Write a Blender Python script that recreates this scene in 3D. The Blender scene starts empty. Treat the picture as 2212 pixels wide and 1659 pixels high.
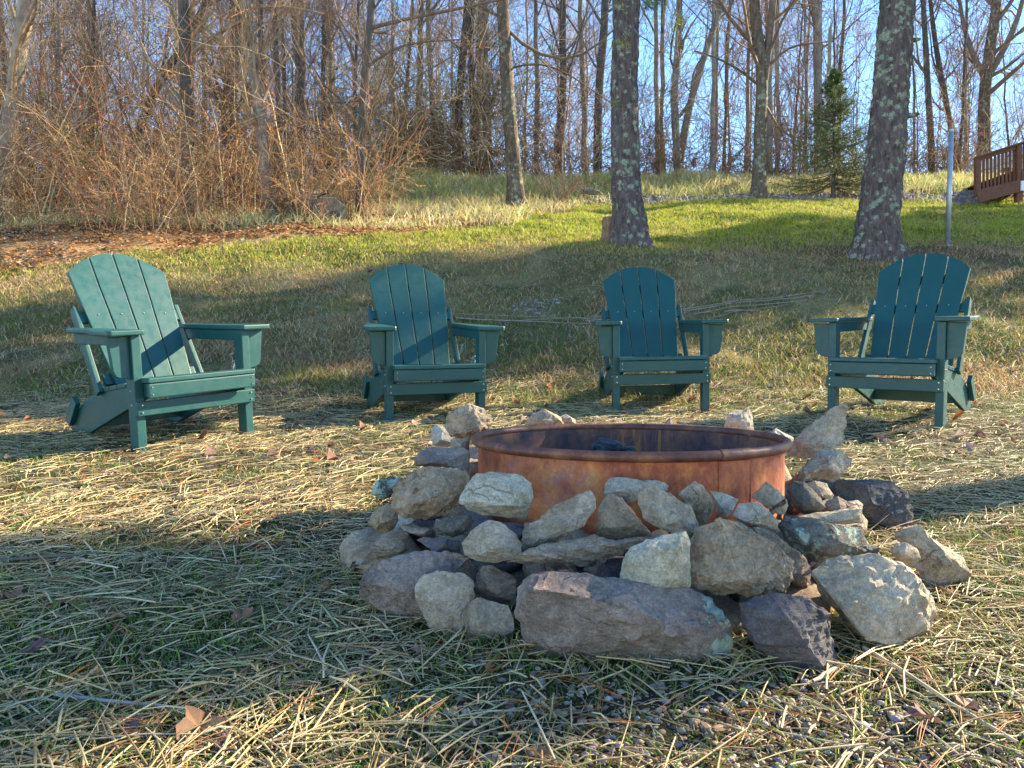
import bpy, bmesh, math, random
import numpy as np
from mathutils import Vector, Matrix, noise as mn
from math import radians as R_, sin, cos, pi

random.seed(7); rng = np.random.default_rng(7)
S = bpy.context.scene
# ------------------------------------------------------------------ camera, sky, sun, exposure
CAMZ = 0.71; F = 1661.0; PITCH = math.atan(34/769)
cd = bpy.data.cameras.new('camera'); cam = bpy.data.objects.new('camera', cd)
S.collection.objects.link(cam); S.camera = cam
cd.sensor_width = 36; cd.lens = 36*F/2212; cd.clip_start = .05; cd.clip_end = 2000
cam.location = (0, 0, CAMZ); cam.rotation_euler = (pi/2-PITCH, 0, 0)
SUN_AZ = R_(25); SUN_EL = R_(27)
SD = Vector((cos(SUN_EL)*cos(SUN_AZ), cos(SUN_EL)*sin(SUN_AZ), sin(SUN_EL)))
w = bpy.data.worlds.new('World'); S.world = w; w.use_nodes = True
nt = w.node_tree; bg = nt.nodes['Background']
sky = nt.nodes.new('ShaderNodeTexSky'); sky.sky_type = 'NISHITA'; sky.sun_disc = False
sky.sun_elevation = SUN_EL; sky.sun_rotation = pi/2-SUN_AZ
sky.air_density = 0.85; sky.dust_density = 0.0; sky.ozone_density = 1.6; sky.altitude = 500
hs = nt.nodes.new('ShaderNodeHueSaturation'); hs.inputs['Saturation'].default_value = 1.15; nt.links.new(sky.outputs[0], hs.inputs['Color'])
nt.links.new(hs.outputs[0], bg.inputs[0]); bg.inputs[1].default_value = 0.12
sl = bpy.data.lights.new('sun', 'SUN'); sl.energy = 5.0; sl.angle = R_(.53); sl.color = (1, .85, .60)
so = bpy.data.objects.new('sun', sl); S.collection.objects.link(so)
so.rotation_euler = SD.to_track_quat('Z', 'Y').to_euler(); so.location = (20, 14, 20)
S.view_settings.view_transform = 'Standard'; S.view_settings.look = 'None'
S.view_settings.exposure = 2.0; S.view_settings.gamma = 1
S.view_settings.use_curve_mapping = False
S.cycles.max_bounces = 6; S.cycles.transparent_max_bounces = 4

# ------------------------------------------------------------------ helpers
COL = S.collection.objects
def at(px, py, Y):
    x = (px-1106)/F; u = -(py-829.5)/F
    d = Vector((x, cos(PITCH)+u*sin(PITCH), u*cos(PITCH)-sin(PITCH)))
    return d*(Y/d.y)+Vector((0, 0, CAMZ))
def tag(o, label=None, cat=None, group=None, kind=None):
    if label: o['label'] = label
    if cat: o['category'] = cat
    if group: o['group'] = group
    if kind: o['kind'] = kind
    return o
def obj(name, me, mat=None, parent=None, loc=None):
    o = bpy.data.objects.new(name, me); COL.link(o)
    if mat is not None and me is not None and not me.materials: me.materials.append(mat)
    if parent: o.parent = parent
    if loc is not None: o.location = loc
    return o
def thing(name, label, cat, loc=(0, 0, 0), rz=0, group=None):
    o = bpy.data.objects.new(name, None); COL.link(o); o.empty_display_size = .1
    o.location = loc; o.rotation_euler = (0, 0, rz); return tag(o, label, cat, group)
def copy_tree(o, parent=None):
    c = o.copy(); COL.link(c)
    if parent: c.parent = parent
    for ch in list(o.children): copy_tree(ch, c)
    return c
def np_mesh(name, V, Fc, col=None, smooth=False, uv=None, mats=None):
    me = bpy.data.meshes.new(name); V = np.asarray(V, np.float32); Fc = np.asarray(Fc, np.int32)
    n, k = Fc.shape
    me.vertices.add(len(V)); me.vertices.foreach_set('co', V.ravel())
    me.loops.add(n*k); me.loops.foreach_set('vertex_index', Fc.ravel())
    me.polygons.add(n); me.polygons.foreach_set('loop_start', np.arange(0, n*k, k, dtype=np.int32))
    me.update(calc_edges=True)
    if smooth: me.polygons.foreach_set('use_smooth', np.ones(n, bool))
    if col is not None:
        a = me.color_attributes.new('Col', 'FLOAT_COLOR', 'POINT')
        c = np.ones((len(V), 4), np.float32); c[:, :3] = col; a.data.foreach_set('color', c.ravel())
    if uv is not None:
        l = me.uv_layers.new(name='UVMap'); l.data.foreach_set('uv', np.asarray(uv, np.float32)[Fc.ravel()].ravel())
    me.validate(); return me
def bm_mesh(name, bm, smooth=False):
    me = bpy.data.meshes.new(name); bmesh.ops.recalc_face_normals(bm, faces=bm.faces); bm.to_mesh(me); bm.free()
    if smooth: me.polygons.foreach_set('use_smooth', np.ones(len(me.polygons), bool))
    return me
# 2d value noise
_L = np.random.default_rng(3).random((256, 256))
def vn(x, y):
    x = np.asarray(x, float); y = np.asarray(y, float)
    xi = np.floor(x).astype(int); yi = np.floor(y).astype(int); fx = x-xi; fy = y-yi
    fx = fx*fx*(3-2*fx); fy = fy*fy*(3-2*fy)
    a = _L[xi & 255, yi & 255]; b = _L[(xi+1) & 255, yi & 255]; c = _L[xi & 255, (yi+1) & 255]; d = _L[(xi+1) & 255, (yi+1) & 255]
    return (a*(1-fx)+b*fx)*(1-fy)+(c*(1-fx)+d*fx)*fy
def fbm(x, y, s, o=4, off=0):
    t = 0; a = .5; tot = 0
    for i in range(o):
        t = t+a*vn(np.asarray(x)*s+off+17*i, np.asarray(y)*s+off*1.7+31*i); tot += a; a *= .5; s *= 2.03
    return t/tot
def sstep(a, b, x):
    t = np.clip((x-a)/(b-a), 0, 1); return t*t*(3-2*t)
# ------------------------------------------------------------------ terrain
_ky = [-12, 0, 5.3, 6.0, 7.2, 8, 10.3, 13, 16, 17.3, 18.3, 20, 22, 27, 60, 120, 500]
_kz = [-1.5, -.71, -.339, -.24, .19, .52, 1.39, 2.24, 2.98, 3.46, 3.86, 4.45, 4.6, 4.45, 3.2, 1.5, -8]
_ty = np.linspace(-12, 60, 2881); _tz = np.interp(_ty, _ky, _kz)
_g = np.exp(-.5*(np.arange(-40, 41)/11.)**2); _g /= _g.sum()
_tz[40:-40] = np.convolve(_tz, _g, 'same')[40:-40]
CH = [(-1.521, 3.735, .251, 51.9, 1.8, 3.7), (-.44, 4.507, .279, 21.8, 3.8, .7), (.929, 4.764, .323, 1.4, 2.0, 1.1), (2.038, 4.22, .318, -42.6, 2.4, -.8)]
_CB = []
def H(x, y, micro=True):
    x = np.asarray(x, float); y = np.asarray(y, float)
    z = np.where(y < 58, np.interp(y, _ty, _tz), np.interp(y, _ky, _kz))+CAMZ
    w_ = sstep(5.2, 8, y)
    z = z+(fbm(x, y, .45, 3)-.5)*(.05+.28*w_)*sstep(1, 4, y)
    z = z+(fbm(x, y, 2.3, 3, 9)-.5)*(.022+.09*w_)
    z = z+sstep(17, 19, y)*(fbm(x, y, 1.1, 3, 5)-.5)*.3
    for cx_, cy_, dz_ in _CB: z = z+dz_*np.exp(-((x-cx_)**2+(y-cy_)**2)/(2*.5**2))
    if micro: z = z+(fbm(x, y, 14, 2, 3)-.5)*.012
    return z
for _x, _y, _z, _yw, _p, _r in CH:
    _a = R_(_yw); _qx = _x-.36*sin(_a); _qy = _y+.36*cos(_a); _zz = _z+.36*sin(R_(_p))
    _CB.append((_qx, _qy, _zz-float(H(_qx, _qy, False))+.006))
def Hf(x, y): return float(H(x, y))
def ground_hit(px, py):
    y = .7
    while y < 60:
        p = at(px, py, y)
        if p.z < Hf(p.x, y): return y
        y += .01*y
    return y
def lawn_lo(x): return 10.3+.28*np.minimum(x, 0)+(fbm(x, x*0+3, .6, 2)-.5)*1.2
def lawn_hi(x):
    return np.where(x < 0, 11.7+.42*x, np.minimum(11.7+2.9*x, 16.15+.05*x))+(fbm(x, x*0+9, .9, 2)-.5)*.7
def path_m(x, y):
    lo = 16.2+.05*x; n = (fbm(x, y, 1.5, 3)-.5)*.5
    return sstep(lo-.15, lo+.1, y+n)*(1-sstep(lo+.75, lo+1.05, y+n))*sstep(.9, 2.6, x)
def zones(x, y):
    n = (fbm(x, y, .8, 3, 2)-.5)
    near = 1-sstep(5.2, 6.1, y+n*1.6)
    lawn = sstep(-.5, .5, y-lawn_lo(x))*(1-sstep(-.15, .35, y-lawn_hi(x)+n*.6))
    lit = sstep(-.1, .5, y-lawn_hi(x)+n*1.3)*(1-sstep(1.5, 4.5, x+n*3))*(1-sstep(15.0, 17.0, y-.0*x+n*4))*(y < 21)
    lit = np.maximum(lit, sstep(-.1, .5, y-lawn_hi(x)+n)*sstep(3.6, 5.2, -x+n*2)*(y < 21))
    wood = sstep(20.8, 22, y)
    berm = sstep(-.1, .4, y-lawn_hi(x))*(1-wood)*(1-lit)
    bank = np.clip(1-near-lawn-lit-wood-berm, 0, 1)
    return near, bank, lawn, lit, berm, wood, path_m(x, y)
def mixc(ws, cs):
    o = 0
    for a, c in zip(ws, cs): o = o+np.asarray(a)[..., None]*np.array(c)
    return o
def make_ground():
    ys = np.concatenate([np.linspace(-12, .7, 30)[:-1], .7*np.exp(np.linspace(0, math.log(34/.7), 420)), 34*np.exp(np.linspace(0, math.log(500/34), 30))[1:]])
    us = np.concatenate([-np.exp(np.linspace(math.log(6), math.log(.86), 18))[:-1], np.linspace(-.86, .86, 300), np.exp(np.linspace(math.log(.86), math.log(6), 18))[1:]])
    Y, U = np.meshgrid(ys, us, indexing='ij'); X = U*(np.abs(Y)+1.2)
    Z = H(X, Y)
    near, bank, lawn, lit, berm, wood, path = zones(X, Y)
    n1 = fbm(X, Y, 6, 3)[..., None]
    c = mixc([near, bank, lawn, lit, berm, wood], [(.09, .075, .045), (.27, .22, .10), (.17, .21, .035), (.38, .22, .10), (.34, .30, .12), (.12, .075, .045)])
    gp = sstep(.5, .62, fbm(X, Y, 1.3, 3, 4))[..., None]
    c = c*(1-gp*(near+bank*.6)[..., None])+np.array((.08, .09, .035))*gp*(near+bank*.6)[..., None]
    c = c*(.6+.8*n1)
    p = path[..., None]; c = c*(1-p)+np.array((.25, .25, .28))*p*(.75+.5*n1)
    # bare pine-needle soil round the pines
    for px, py in ((4.7, 9.7), (9.5, 13.2)):
        d = np.exp(-(((X-px)/2.6)**2+((Y-py)/.9)**2))[..., None]*.8; c = c*(1-d)+np.array((.16, .085, .05))*d
    nr, nc = X.shape
    idx = np.arange(nr*nc).reshape(nr, nc)
    Fq = np.stack([idx[:-1, :-1], idx[:-1, 1:], idx[1:, 1:], idx[1:, :-1]], -1).reshape(-1, 4)
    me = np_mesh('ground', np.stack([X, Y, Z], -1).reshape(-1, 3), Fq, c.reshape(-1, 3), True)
    return me

# ------------------------------------------------------------------ materials
def newmat(name, rough=.8, spec=.3):
    m = bpy.data.materials.new(name); m.use_nodes = True; n = m.node_tree; b = n.nodes['Principled BSDF']
    b.inputs['Roughness'].default_value = rough; b.inputs['Specular IOR Level'].default_value = spec
    return m, n, b
def N(n, t, **kw):
    a = n.nodes.new(t)
    for k, v in kw.items():
        if k in a.inputs: a.inputs[k].default_value = v
        else: setattr(a, k, v)
    return a
def ramp(n, src, stops):
    r = n.nodes.new('ShaderNodeValToRGB'); e = r.color_ramp.elements
    while len(e) < len(stops): e.new(.5)
    for i, (p, c) in enumerate(stops):
        e[i].position = p; e[i].color = (*c, 1) if len(c) == 3 else c
    n.links.new(src, r.inputs[0]); return r.outputs[0]
def mix(n, f, a, b, mode='MIX'):
    m = n.nodes.new('ShaderNodeMix'); m.data_type = 'RGBA'; m.blend_type = mode
    for s, v in ((0, f), (6, a), (7, b)):
        if hasattr(v, 'is_linked'): n.links.new(v, m.inputs[s])
        else: m.inputs[s].default_value = v if s == 0 else (*v, 1)
    return m.outputs[2]
def coords(n, rnd=True, gen='Object', scale=None):
    t = n.nodes.new('ShaderNodeTexCoord'); out = t.outputs[gen]
    if rnd:
        oi = n.nodes.new('ShaderNodeObjectInfo'); v = n.nodes.new('ShaderNodeVectorMath'); v.operation = 'MULTIPLY_ADD'
        v.inputs[1].default_value = (1, 1, 1); cb = n.nodes.new('ShaderNodeCombineXYZ')
        ml = n.nodes.new('ShaderNodeMath'); ml.operation = 'MULTIPLY'; ml.inputs[1].default_value = 37.
        n.links.new(oi.outputs['Random'], ml.inputs[0])
        for i in range(3): n.links.new(ml.outputs[0], cb.inputs[i])
        n.links.new(out, v.inputs[0]); n.links.new(cb.outputs[0], v.inputs[2]); out = v.outputs[0]
    if scale:
        v = n.nodes.new('ShaderNodeVectorMath'); v.operation = 'MULTIPLY'; v.inputs[1].default_value = scale
        n.links.new(out, v.inputs[0]); out = v.outputs[0]
    return out
def noise(n, vec, scale, detail=5, rough=.6, dist=0):
    a = N(n, 'ShaderNodeTexNoise', Scale=scale, Detail=detail, Roughness=rough, Distortion=dist)
    n.links.new(vec, a.inputs['Vector']); return a.outputs['Fac']
def bump(n, b, h, strength=.5, dist=.01):
    a = N(n, 'ShaderNodeBump', Strength=strength, Distance=dist); n.links.new(h, a.inputs['Height'])
    n.links.new(a.outputs[0], b.inputs['Normal'])
def math_(n, op, a, b=None, clamp=False):
    m = n.nodes.new('ShaderNodeMath'); m.operation = op; m.use_clamp = clamp
    for i, v in enumerate((a, b)):
        if v is None: continue
        if hasattr(v, 'is_linked'): n.links.new(v, m.inputs[i])
        else: m.inputs[i].default_value = v
    return m.outputs[0]
def colmat(name, rough=.75, spec=.25, trans=0, var=.35, ns=40):
    m, n, b = newmat(name, rough, spec); a = N(n, 'ShaderNodeVertexColor', layer_name='Col')
    v = noise(n, coords(n, False), ns, 3)
    g = ramp(n, v, [(.25, (1-var,)*3), (.75, (1+var,)*3)])
    c = mix(n, 1., a.outputs[0], g, 'MULTIPLY'); n.links.new(c, b.inputs['Base Color'])
    if trans:
        t = N(n, 'ShaderNodeBsdfTranslucent'); n.links.new(c, t.inputs[0]); ms = n.nodes.new('ShaderNodeMixShader')
        ms.inputs[0].default_value = trans; n.links.new(b.outputs[0], ms.inputs[1]); n.links.new(t.outputs[0], ms.inputs[2])
        n.links.new(ms.outputs[0], n.nodes['Material Output'].inputs[0])
    return m
M = {}
m, n, b = newmat('ground_soil', .95, .1); a = N(n, 'ShaderNodeVertexColor', layer_name='Col'); tc = coords(n, False)
g = ramp(n, noise(n, tc, 35, 6, .7), [(.3, (.45,)*3), (.7, (1.5,)*3)])
n.links.new(mix(n, 1., a.outputs[0], g, 'MULTIPLY'), b.inputs['Base Color']); bump(n, b, noise(n, tc, 60, 6, .7), 1., .03); M['ground'] = m
M['blade'] = colmat('grass_blade', .6, .3, .35, .2)
M['straw'] = colmat('dry_straw', .5, .4, .12, .2, 90)
M['leaf'] = colmat('dead_leaf', .7, .3, .25, .35, 60)
M['twig'] = colmat('twig_bark', .8, .2, 0, .35, 12)
M['pebble'] = colmat('pebble_stone', .8, .3, 0, .3, 120)
M['needle'] = colmat('conifer_needles', .6, .3, .15, .3, 20)
def barkmat(name, c1, c2, c3=None, sc=9, lichen=0):
    m, n, b = newmat(name, .9, .15); v = coords(n, True, 'Object', (1, 1, .28)); v2 = coords(n, True)
    f = noise(n, v, sc*3, 6, .7); c = ramp(n, f, [(.3, c1), (.62, c2)])
    if c3: c = mix(n, ramp(n, noise(n, v2, 3.5, 4), [(.5, (0,)*3), (.62, (1,)*3)]), c, c3)
    if lichen:
        vo = N(n, 'ShaderNodeTexVoronoi', Scale=11., Randomness=1.); n.links.new(v2, vo.inputs['Vector'])
        ed = math_(n, 'ADD', vo.outputs['Distance'], math_(n, 'MULTIPLY', math_(n, 'SUBTRACT', noise(n, v2, 34, 8, .85), .5), 2.3))
        big = noise(n, v2, 3.2, 3)
        th = math_(n, 'SUBTRACT', math_(n, 'MULTIPLY', big, 1.5), .80+.1*(1-lichen))
        l = math_(n, 'GREATER_THAN', math_(n, 'ADD', th, .34), ed)
        lc = ramp(n, noise(n, v2, 30, 5, .7), [(.35, (.16, .20, .14)), (.65, (.40, .44, .31))])
        c = mix(n, math_(n, 'MULTIPLY', l, .88), c, lc)
    n.links.new(c, b.inputs['Base Color']); bump(n, b, math_(n, 'ADD', f, noise(n, v, sc*9, 4)), .9, .02); return m
M['pine_bark'] = barkmat('pine_bark', (.035, .027, .026), (.17, .13, .12), None, 8, 1)
M['bark_grey'] = barkmat('grey_bark', (.13, .115, .10), (.40, .36, .31), (.22, .195, .17))
M['bark_dark'] = barkmat('dark_bark', (.045, .04, .036), (.17, .145, .125), (.11, .1, .09))
M['bark_pale'] = barkmat('pale_bark', (.2, .15, .11), (.48, .38, .28), (.28, .22, .17))
M['bark_lichen'] = barkmat('mottled_bark', (.05, .04, .03), (.2, .15, .11), None, 8, .75)
M['wood_cut'] = barkmat('weathered_wood', (.12, .07, .045), (.32, .2, .12))
M['log'] = barkmat('rotten_log_wood', (.10, .085, .075), (.32, .27, .22))
# plastic lumber
m, n, b = newmat('green_plastic_lumber', .42, .45); v = coords(n, True, 'Object', (1, 1, 1))
f = noise(n, v, 6, 3); c = ramp(n, f, [(.3, (.009, .066, .063)), (.7, (.011, .076, .072))])
dust = ramp(n, noise(n, v, 14, 5, .7), [(.6, (0,)*3), (.9, (.08,)*3)])
n.links.new(mix(n, dust, c, (.06, .14, .13)), b.inputs['Base Color']); bump(n, b, noise(n, v, 380, 3), .25, .002)
n.links.new(ramp(n, noise(n, v, 25, 4), [(.3, (.33,)*3), (.7, (.55,)*3)]), b.inputs['Roughness']); M['chair'] = m
m, n, b = newmat('screw_steel', .3, .5); b.inputs['Metallic'].default_value = .9; b.inputs['Base Color'].default_value = (.6, .6, .6, 1); M['steel'] = m
m, n, b = newmat('galvanised_steel', .45, .5); b.inputs['Metallic'].default_value = .55; v = coords(n)
n.links.new(ramp(n, noise(n, v, 8, 5), [(.3, (.3, .34, .38)), (.7, (.45, .5, .54))]), b.inputs['Base Color']); M['galv'] = m
# rust
def rust(name, inner):
    m, n, b = newmat(name, .62, .35); v = coords(n, False); vs = coords(n, False, 'Object', (1, 1, .35))
    f = math_(n, 'ADD', math_(n, 'MULTIPLY', noise(n, vs, 3.4, 9, .75, .5), .55), math_(n, 'MULTIPLY', noise(n, v, 13, 8, .75, .3), .45))
    if not inner:
        c = ramp(n, f, [(.36, (.12, .035, .022)), (.45, (.32, .075, .032)), (.51, (.50, .15, .045)), (.57, (.64, .25, .07)), (.64, (.52, .24, .14))])
        pk = math_(n, 'MULTIPLY', ramp(n, noise(n, v, 3.2, 3), [(.48, (0,)*3), (.6, (1,)*3)]), ramp(n, noise(n, v, 70, 5, .75), [(.45, (0,)*3), (.52, (.8,)*3)]))
        c = mix(n, pk, c, (.33, .14, .13))
        c = mix(n, ramp(n, noise(n, v, 30, 4, .8), [(.66, (0,)*3), (.72, (.7,)*3)]), c, (.07, .03, .025))
        c = mix(n, ramp(n, noise(n, v, 24, 3, .6), [(.74, (0,)*3), (.77, (.8,)*3)]), c, (.42, .34, .26))
    else:
        c = ramp(n, f, [(.42, (.045, .03, .035)), (.5, (.13, .06, .05)), (.58, (.28, .11, .055))])
        c = mix(n, ramp(n, noise(n, v, 42, 3, .6), [(.72, (0,)*3), (.76, (.6,)*3)]), c, (.25, .24, .27))
        uv = N(n, 'ShaderNodeTexCoord'); mp = N(n, 'ShaderNodeMapping'); mp.inputs['Scale'].default_value = (190, 2.0, 1)
        n.links.new(uv.outputs['UV'], mp.inputs[0]); d = N(n, 'ShaderNodeTexNoise', Scale=1., Detail=2., Distortion=.6); n.links.new(mp.outputs[0], d.inputs['Vector'])
        sx = N(n, 'ShaderNodeSeparateXYZ'); n.links.new(uv.outputs['UV'], sx.inputs[0])
        win = ramp(n, sx.outputs[0], [(.165, (0,)*3), (.18, (.7,)*3), (.24, (.7,)*3), (.255, (0,)*3)])
        dr = math_(n, 'MULTIPLY', ramp(n, d.outputs[0], [(.55, (0,)*3), (.62, (1,)*3)]), win)
        c = mix(n, dr, c, (.42, .17, .035))
    n.links.new(c, b.inputs['Base Color'])
    bump(n, b, math_(n, 'ADD', noise(n, v, 60, 6, .7), math_(n, 'MULTIPLY', f, .5)), .35, .004)
    n.links.new(ramp(n, noise(n, v, 12, 4), [(.3, (.42,)*3), (.7, (.8,)*3)]), b.inputs['Roughness']); return m
M['rust'] = rust('rusted_steel', False); M['rust_in'] = rust('sooty_rusted_steel', True)
m, n, b = newmat('rim_rust', .5, .4); v = coords(n, False); f = noise(n, v, 14, 7, .7)
c = ramp(n, f, [(.3, (.055, .022, .018)), (.5, (.15, .052, .03)), (.7, (.30, .12, .055))])
c = mix(n, ramp(n, noise(n, v, 40, 3), [(.7, (0,)*3), (.75, (.7,)*3)]), c, (.35, .26, .2))
n.links.new(c, b.inputs['Base Color']); bump(n, b, noise(n, v, 90, 5), .4, .003); M['rim'] = m
m, n, b = newmat('charcoal', .55, .5); v = coords(n); n.links.new(ramp(n, noise(n, v, 30, 4), [(.3, (.012, .012, .015)), (.8, (.09, .1, .12))]), b.inputs['Base Color'])
bump(n, b, noise(n, v, 90, 5), 1, .01); M['char'] = m
m, n, b = newmat('brown_deck_stain', .7, .3); v = coords(n); n.links.new(ramp(n, noise(n, v, 12, 5), [(.3, (.125, .052, .033)), (.7, (.18, .08, .052))]), b.inputs['Base Color']); M['deck'] = m
m, n, b = newmat('white_paint', .4, .5); b.inputs['Base Color'].default_value = (.75, .77, .8, 1); M['white'] = m
m, n, b = newmat('dark_glass', .08, .6); b.inputs['Base Color'].default_value = (.02, .025, .03, 1); M['glass'] = m
m, n, b = newmat('tyre_rubber', .8, .3); b.inputs['Base Color'].default_value = (.02, .02, .02, 1); M['tyre'] = m
m, n, b = newmat('pink_plastic', .6, .3); b.inputs['Base Color'].default_value = (.75, .35, .4, 1); M['pink'] = m
def rockmat(name, c1, c2, c3, lic=(.34, .42, .33), strata=.0):
    m, n, b = newmat(name, .85, .25); v = coords(n); vs = coords(n, True, 'Object', (1, 1, 5))
    f = noise(n, v, 5.5, 7, .62, .6)
    c = ramp(n, f, [(.30, c1), (.5, c2), (.68, c3)])
    if strata: c = mix(n, strata, c, ramp(n, noise(n, vs, 9, 5, .7), [(.35, c1), (.65, c3)]))
    c = mix(n, 1., c, ramp(n, noise(n, v, 50, 6, .8), [(.36, (.7,)*3), (.62, (1.25,)*3)]), 'MULTIPLY')
    c = mix(n, 1., c, ramp(n, noise(n, v, 190, 4, .8), [(.38, (.75,)*3), (.6, (1.2,)*3)]), 'MULTIPLY')
    vc = N(n, 'ShaderNodeTexVoronoi', Scale=7., feature='DISTANCE_TO_EDGE'); wv = n.nodes.new('ShaderNodeVectorMath'); wv.operation = 'ADD'
    nz_ = N(n, 'ShaderNodeTexNoise', Scale=9., Detail=5.); n.links.new(v, nz_.inputs['Vector']); sc2 = n.nodes.new('ShaderNodeVectorMath'); sc2.operation = 'SCALE'; sc2.inputs['Scale'].default_value = .25
    n.links.new(nz_.outputs['Color'], sc2.inputs[0]); n.links.new(v, wv.inputs[0]); n.links.new(sc2.outputs[0], wv.inputs[1]); n.links.new(wv.outputs[0], vc.inputs['Vector'])
    crk = math_(n, 'MULTIPLY', ramp(n, vc.outputs['Distance'], [(.0, (1,)*3), (.022, (0,)*3)]), ramp(n, noise(n, v, 6, 2), [(.56, (0,)*3), (.64, (1,)*3)]))
    c = mix(n, math_(n, 'MULTIPLY', crk, .5), c, tuple(k*.35 for k in c1))
    c = mix(n, ramp(n, noise(n, v, 22, 4, .6), [(.66, (0,)*3), (.74, (.6,)*3)]), c, tuple(min(1, k*1.5+.08) for k in c3))
    c = mix(n, ramp(n, noise(n, v, 17, 3, .6), [(.27, (.75,)*3), (.34, (0,)*3)]), c, tuple(k*.45 for k in c1))
    a = N(n, 'ShaderNodeVertexColor', layer_name='Col'); sp = N(n, 'ShaderNodeSeparateColor'); n.links.new(a.outputs[0], sp.inputs[0])
    ln = math_(n, 'ADD', math_(n, 'MULTIPLY', noise(n, v, 20, 8, .8), 1.), math_(n, 'MULTIPLY', sp.outputs[0], .33))
    l = ramp(n, ln, [(.76, (0,)*3), (.80, (1,)*3)])
    lc = ramp(n, noise(n, v, 60, 4), [(.35, tuple(k*.7 for k in lic)), (.7, tuple(min(1, k*1.3) for k in lic))])
    c = mix(n, l, c, lc)
    n.links.new(c, b.inputs['Base Color'])
    h = math_(n, 'ADD', noise(n, v, 26, 8, .72, .3), math_(n, 'MULTIPLY', noise(n, vs, 16, 5), .5+strata))
    h = math_(n, 'SUBTRACT', math_(n, 'ADD', h, math_(n, 'MULTIPLY', l, .12)), math_(n, 'MULTIPLY', crk, .25))
    bump(n, b, h, .9, .016); return m
RM = {
 'purple': rockmat('purple_sandstone', (.14, .105, .085), (.25, .195, .16), (.35, .285, .235)),
 'brown': rockmat('brown_sandstone', (.19, .13, .08), (.35, .26, .17), (.47, .37, .26)),
 'grey': rockmat('grey_brown_stone', (.23, .185, .13), (.38, .32, .24), (.50, .435, .34)),
 'pale': rockmat('pale_tan_stone', (.28, .225, .155), (.43, .36, .265), (.55, .48, .38)),
 'green': rockmat('greenish_pale_stone', (.28, .24, .155), (.43, .385, .275), (.52, .475, .375), (.42, .48, .38)),
 'slate': rockmat('dark_slate', (.06, .055, .06), (.13, .115, .12), (.22, .19, .175), strata=.4),
 'slab': rockmat('layered_tan_slab', (.15, .115, .08), (.31, .24, .17), (.42, .34, .255), strata=.5),
 'lichen': rockmat('lichened_dark_stone', (.06, .058, .05), (.12, .115, .095), (.2, .185, .15)),
 'blue': rockmat('blue_black_stone', (.035, .038, .045), (.085, .085, .09), (.21, .16, .11)),
 'gold': rockmat('sunlit_tan_stone', (.27, .21, .14), (.40, .325, .23), (.50, .42, .31)),
}
g = obj('ground', make_ground(), M['ground']); tag(g, kind='structure')

# ------------------------------------------------------------------ scattered stuff
def sample_xy(n, y0, y1, k=1.6, xr=.74, mask=None, xmin=None, xmax=None):
    """random ground points, density falling as y**-k"""
    out = []; tot = 0
    while tot < n:
        m_ = n*2
        u = rng.random(m_); e = 2-k
        y = (y0**e+u*(y1**e-y0**e))**(1/e) if abs(e) > 1e-3 else y0*(y1/y0)**u
        x = (rng.random(m_)*2-1)*xr*y
        keep = np.ones(m_, bool)
        if mask is not None: keep &= rng.random(m_) < mask(x, y)
        if xmin is not None: keep &= x > xmin
        if xmax is not None: keep &= x < xmax
        p = np.stack([x[keep], y[keep]], -1); out.append(p); tot += len(p)
    return np.concatenate(out)[:n]
RX, RY, RR = .346, 2.3, .46          # fire ring centre and radius
def off_ring(x, y): return (np.hypot(x-RX, y-RY) > RR+.02)
def jit(base, n, v=.2):
    c = np.array(base)[None]*(1+(rng.random((n, 1))-.5)*2*v); return np.clip(c*(1+(rng.random((n, 3))-.5)*.12), 0, 1)
def blades(name, P, hgt, wid, lean, cols, segs=1):
    n = len(P); z = H(P[:, 0], P[:, 1]); base = np.column_stack([P, z-.005])
    a = rng.random(n)*2*pi; L = hgt*(.5+rng.random(n)); ln = lean*(.3+rng.random(n)*1.1); b = rng.random(n)*2*pi
    up = np.column_stack([np.cos(b)*np.sin(ln), np.sin(b)*np.sin(ln), np.cos(ln)])
    ln2 = np.minimum(ln*1.9+.2, 1.5); up2 = np.column_stack([np.cos(b)*np.sin(ln2), np.sin(b)*np.sin(ln2), np.cos(ln2)])
    side = np.column_stack([np.cos(a), np.sin(a), np.zeros(n)])*(wid*(.6+.8*rng.random(n)))[:, None]*.5
    mid = base+up*(L*.55)[:, None]; tip = mid+up2*(L*.5)[:, None]
    V = np.stack([base-side, base+side, mid+side*.8, mid-side*.8, tip], 1).reshape(-1, 3)
    i = np.arange(n)[:, None]*5
    Ft = np.concatenate([i+[0, 1, 2], i+[0, 2, 3], i+[3, 2, 4]], 0)
    return np_mesh(name, V, Ft, np.repeat(cols, 5, 0), False)
def pick(n, opts):
    """opts: list of (weight array or float, colour)"""
    W = np.stack([np.broadcast_to(np.asarray(w_, float), (n,)) for w_, _ in opts], 1); W = np.cumsum(W/W.sum(1, keepdims=True), 1)
    k = (rng.random((n, 1)) > W).sum(1).clip(0, len(opts)-1)
    C = np.array([c for _, c in opts])[k]
    return np.clip(C*(.75+.5*rng.random((n, 1)))*(1+(rng.random((n, 3))-.5)*.14), 0, 1)
GREEN = (.075, .135, .03); LGREEN = (.33, .37, .04); TAN = (.50, .37, .19); BROWN = (.33, .20, .10); STRAWC = (.62, .50, .31)
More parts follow.
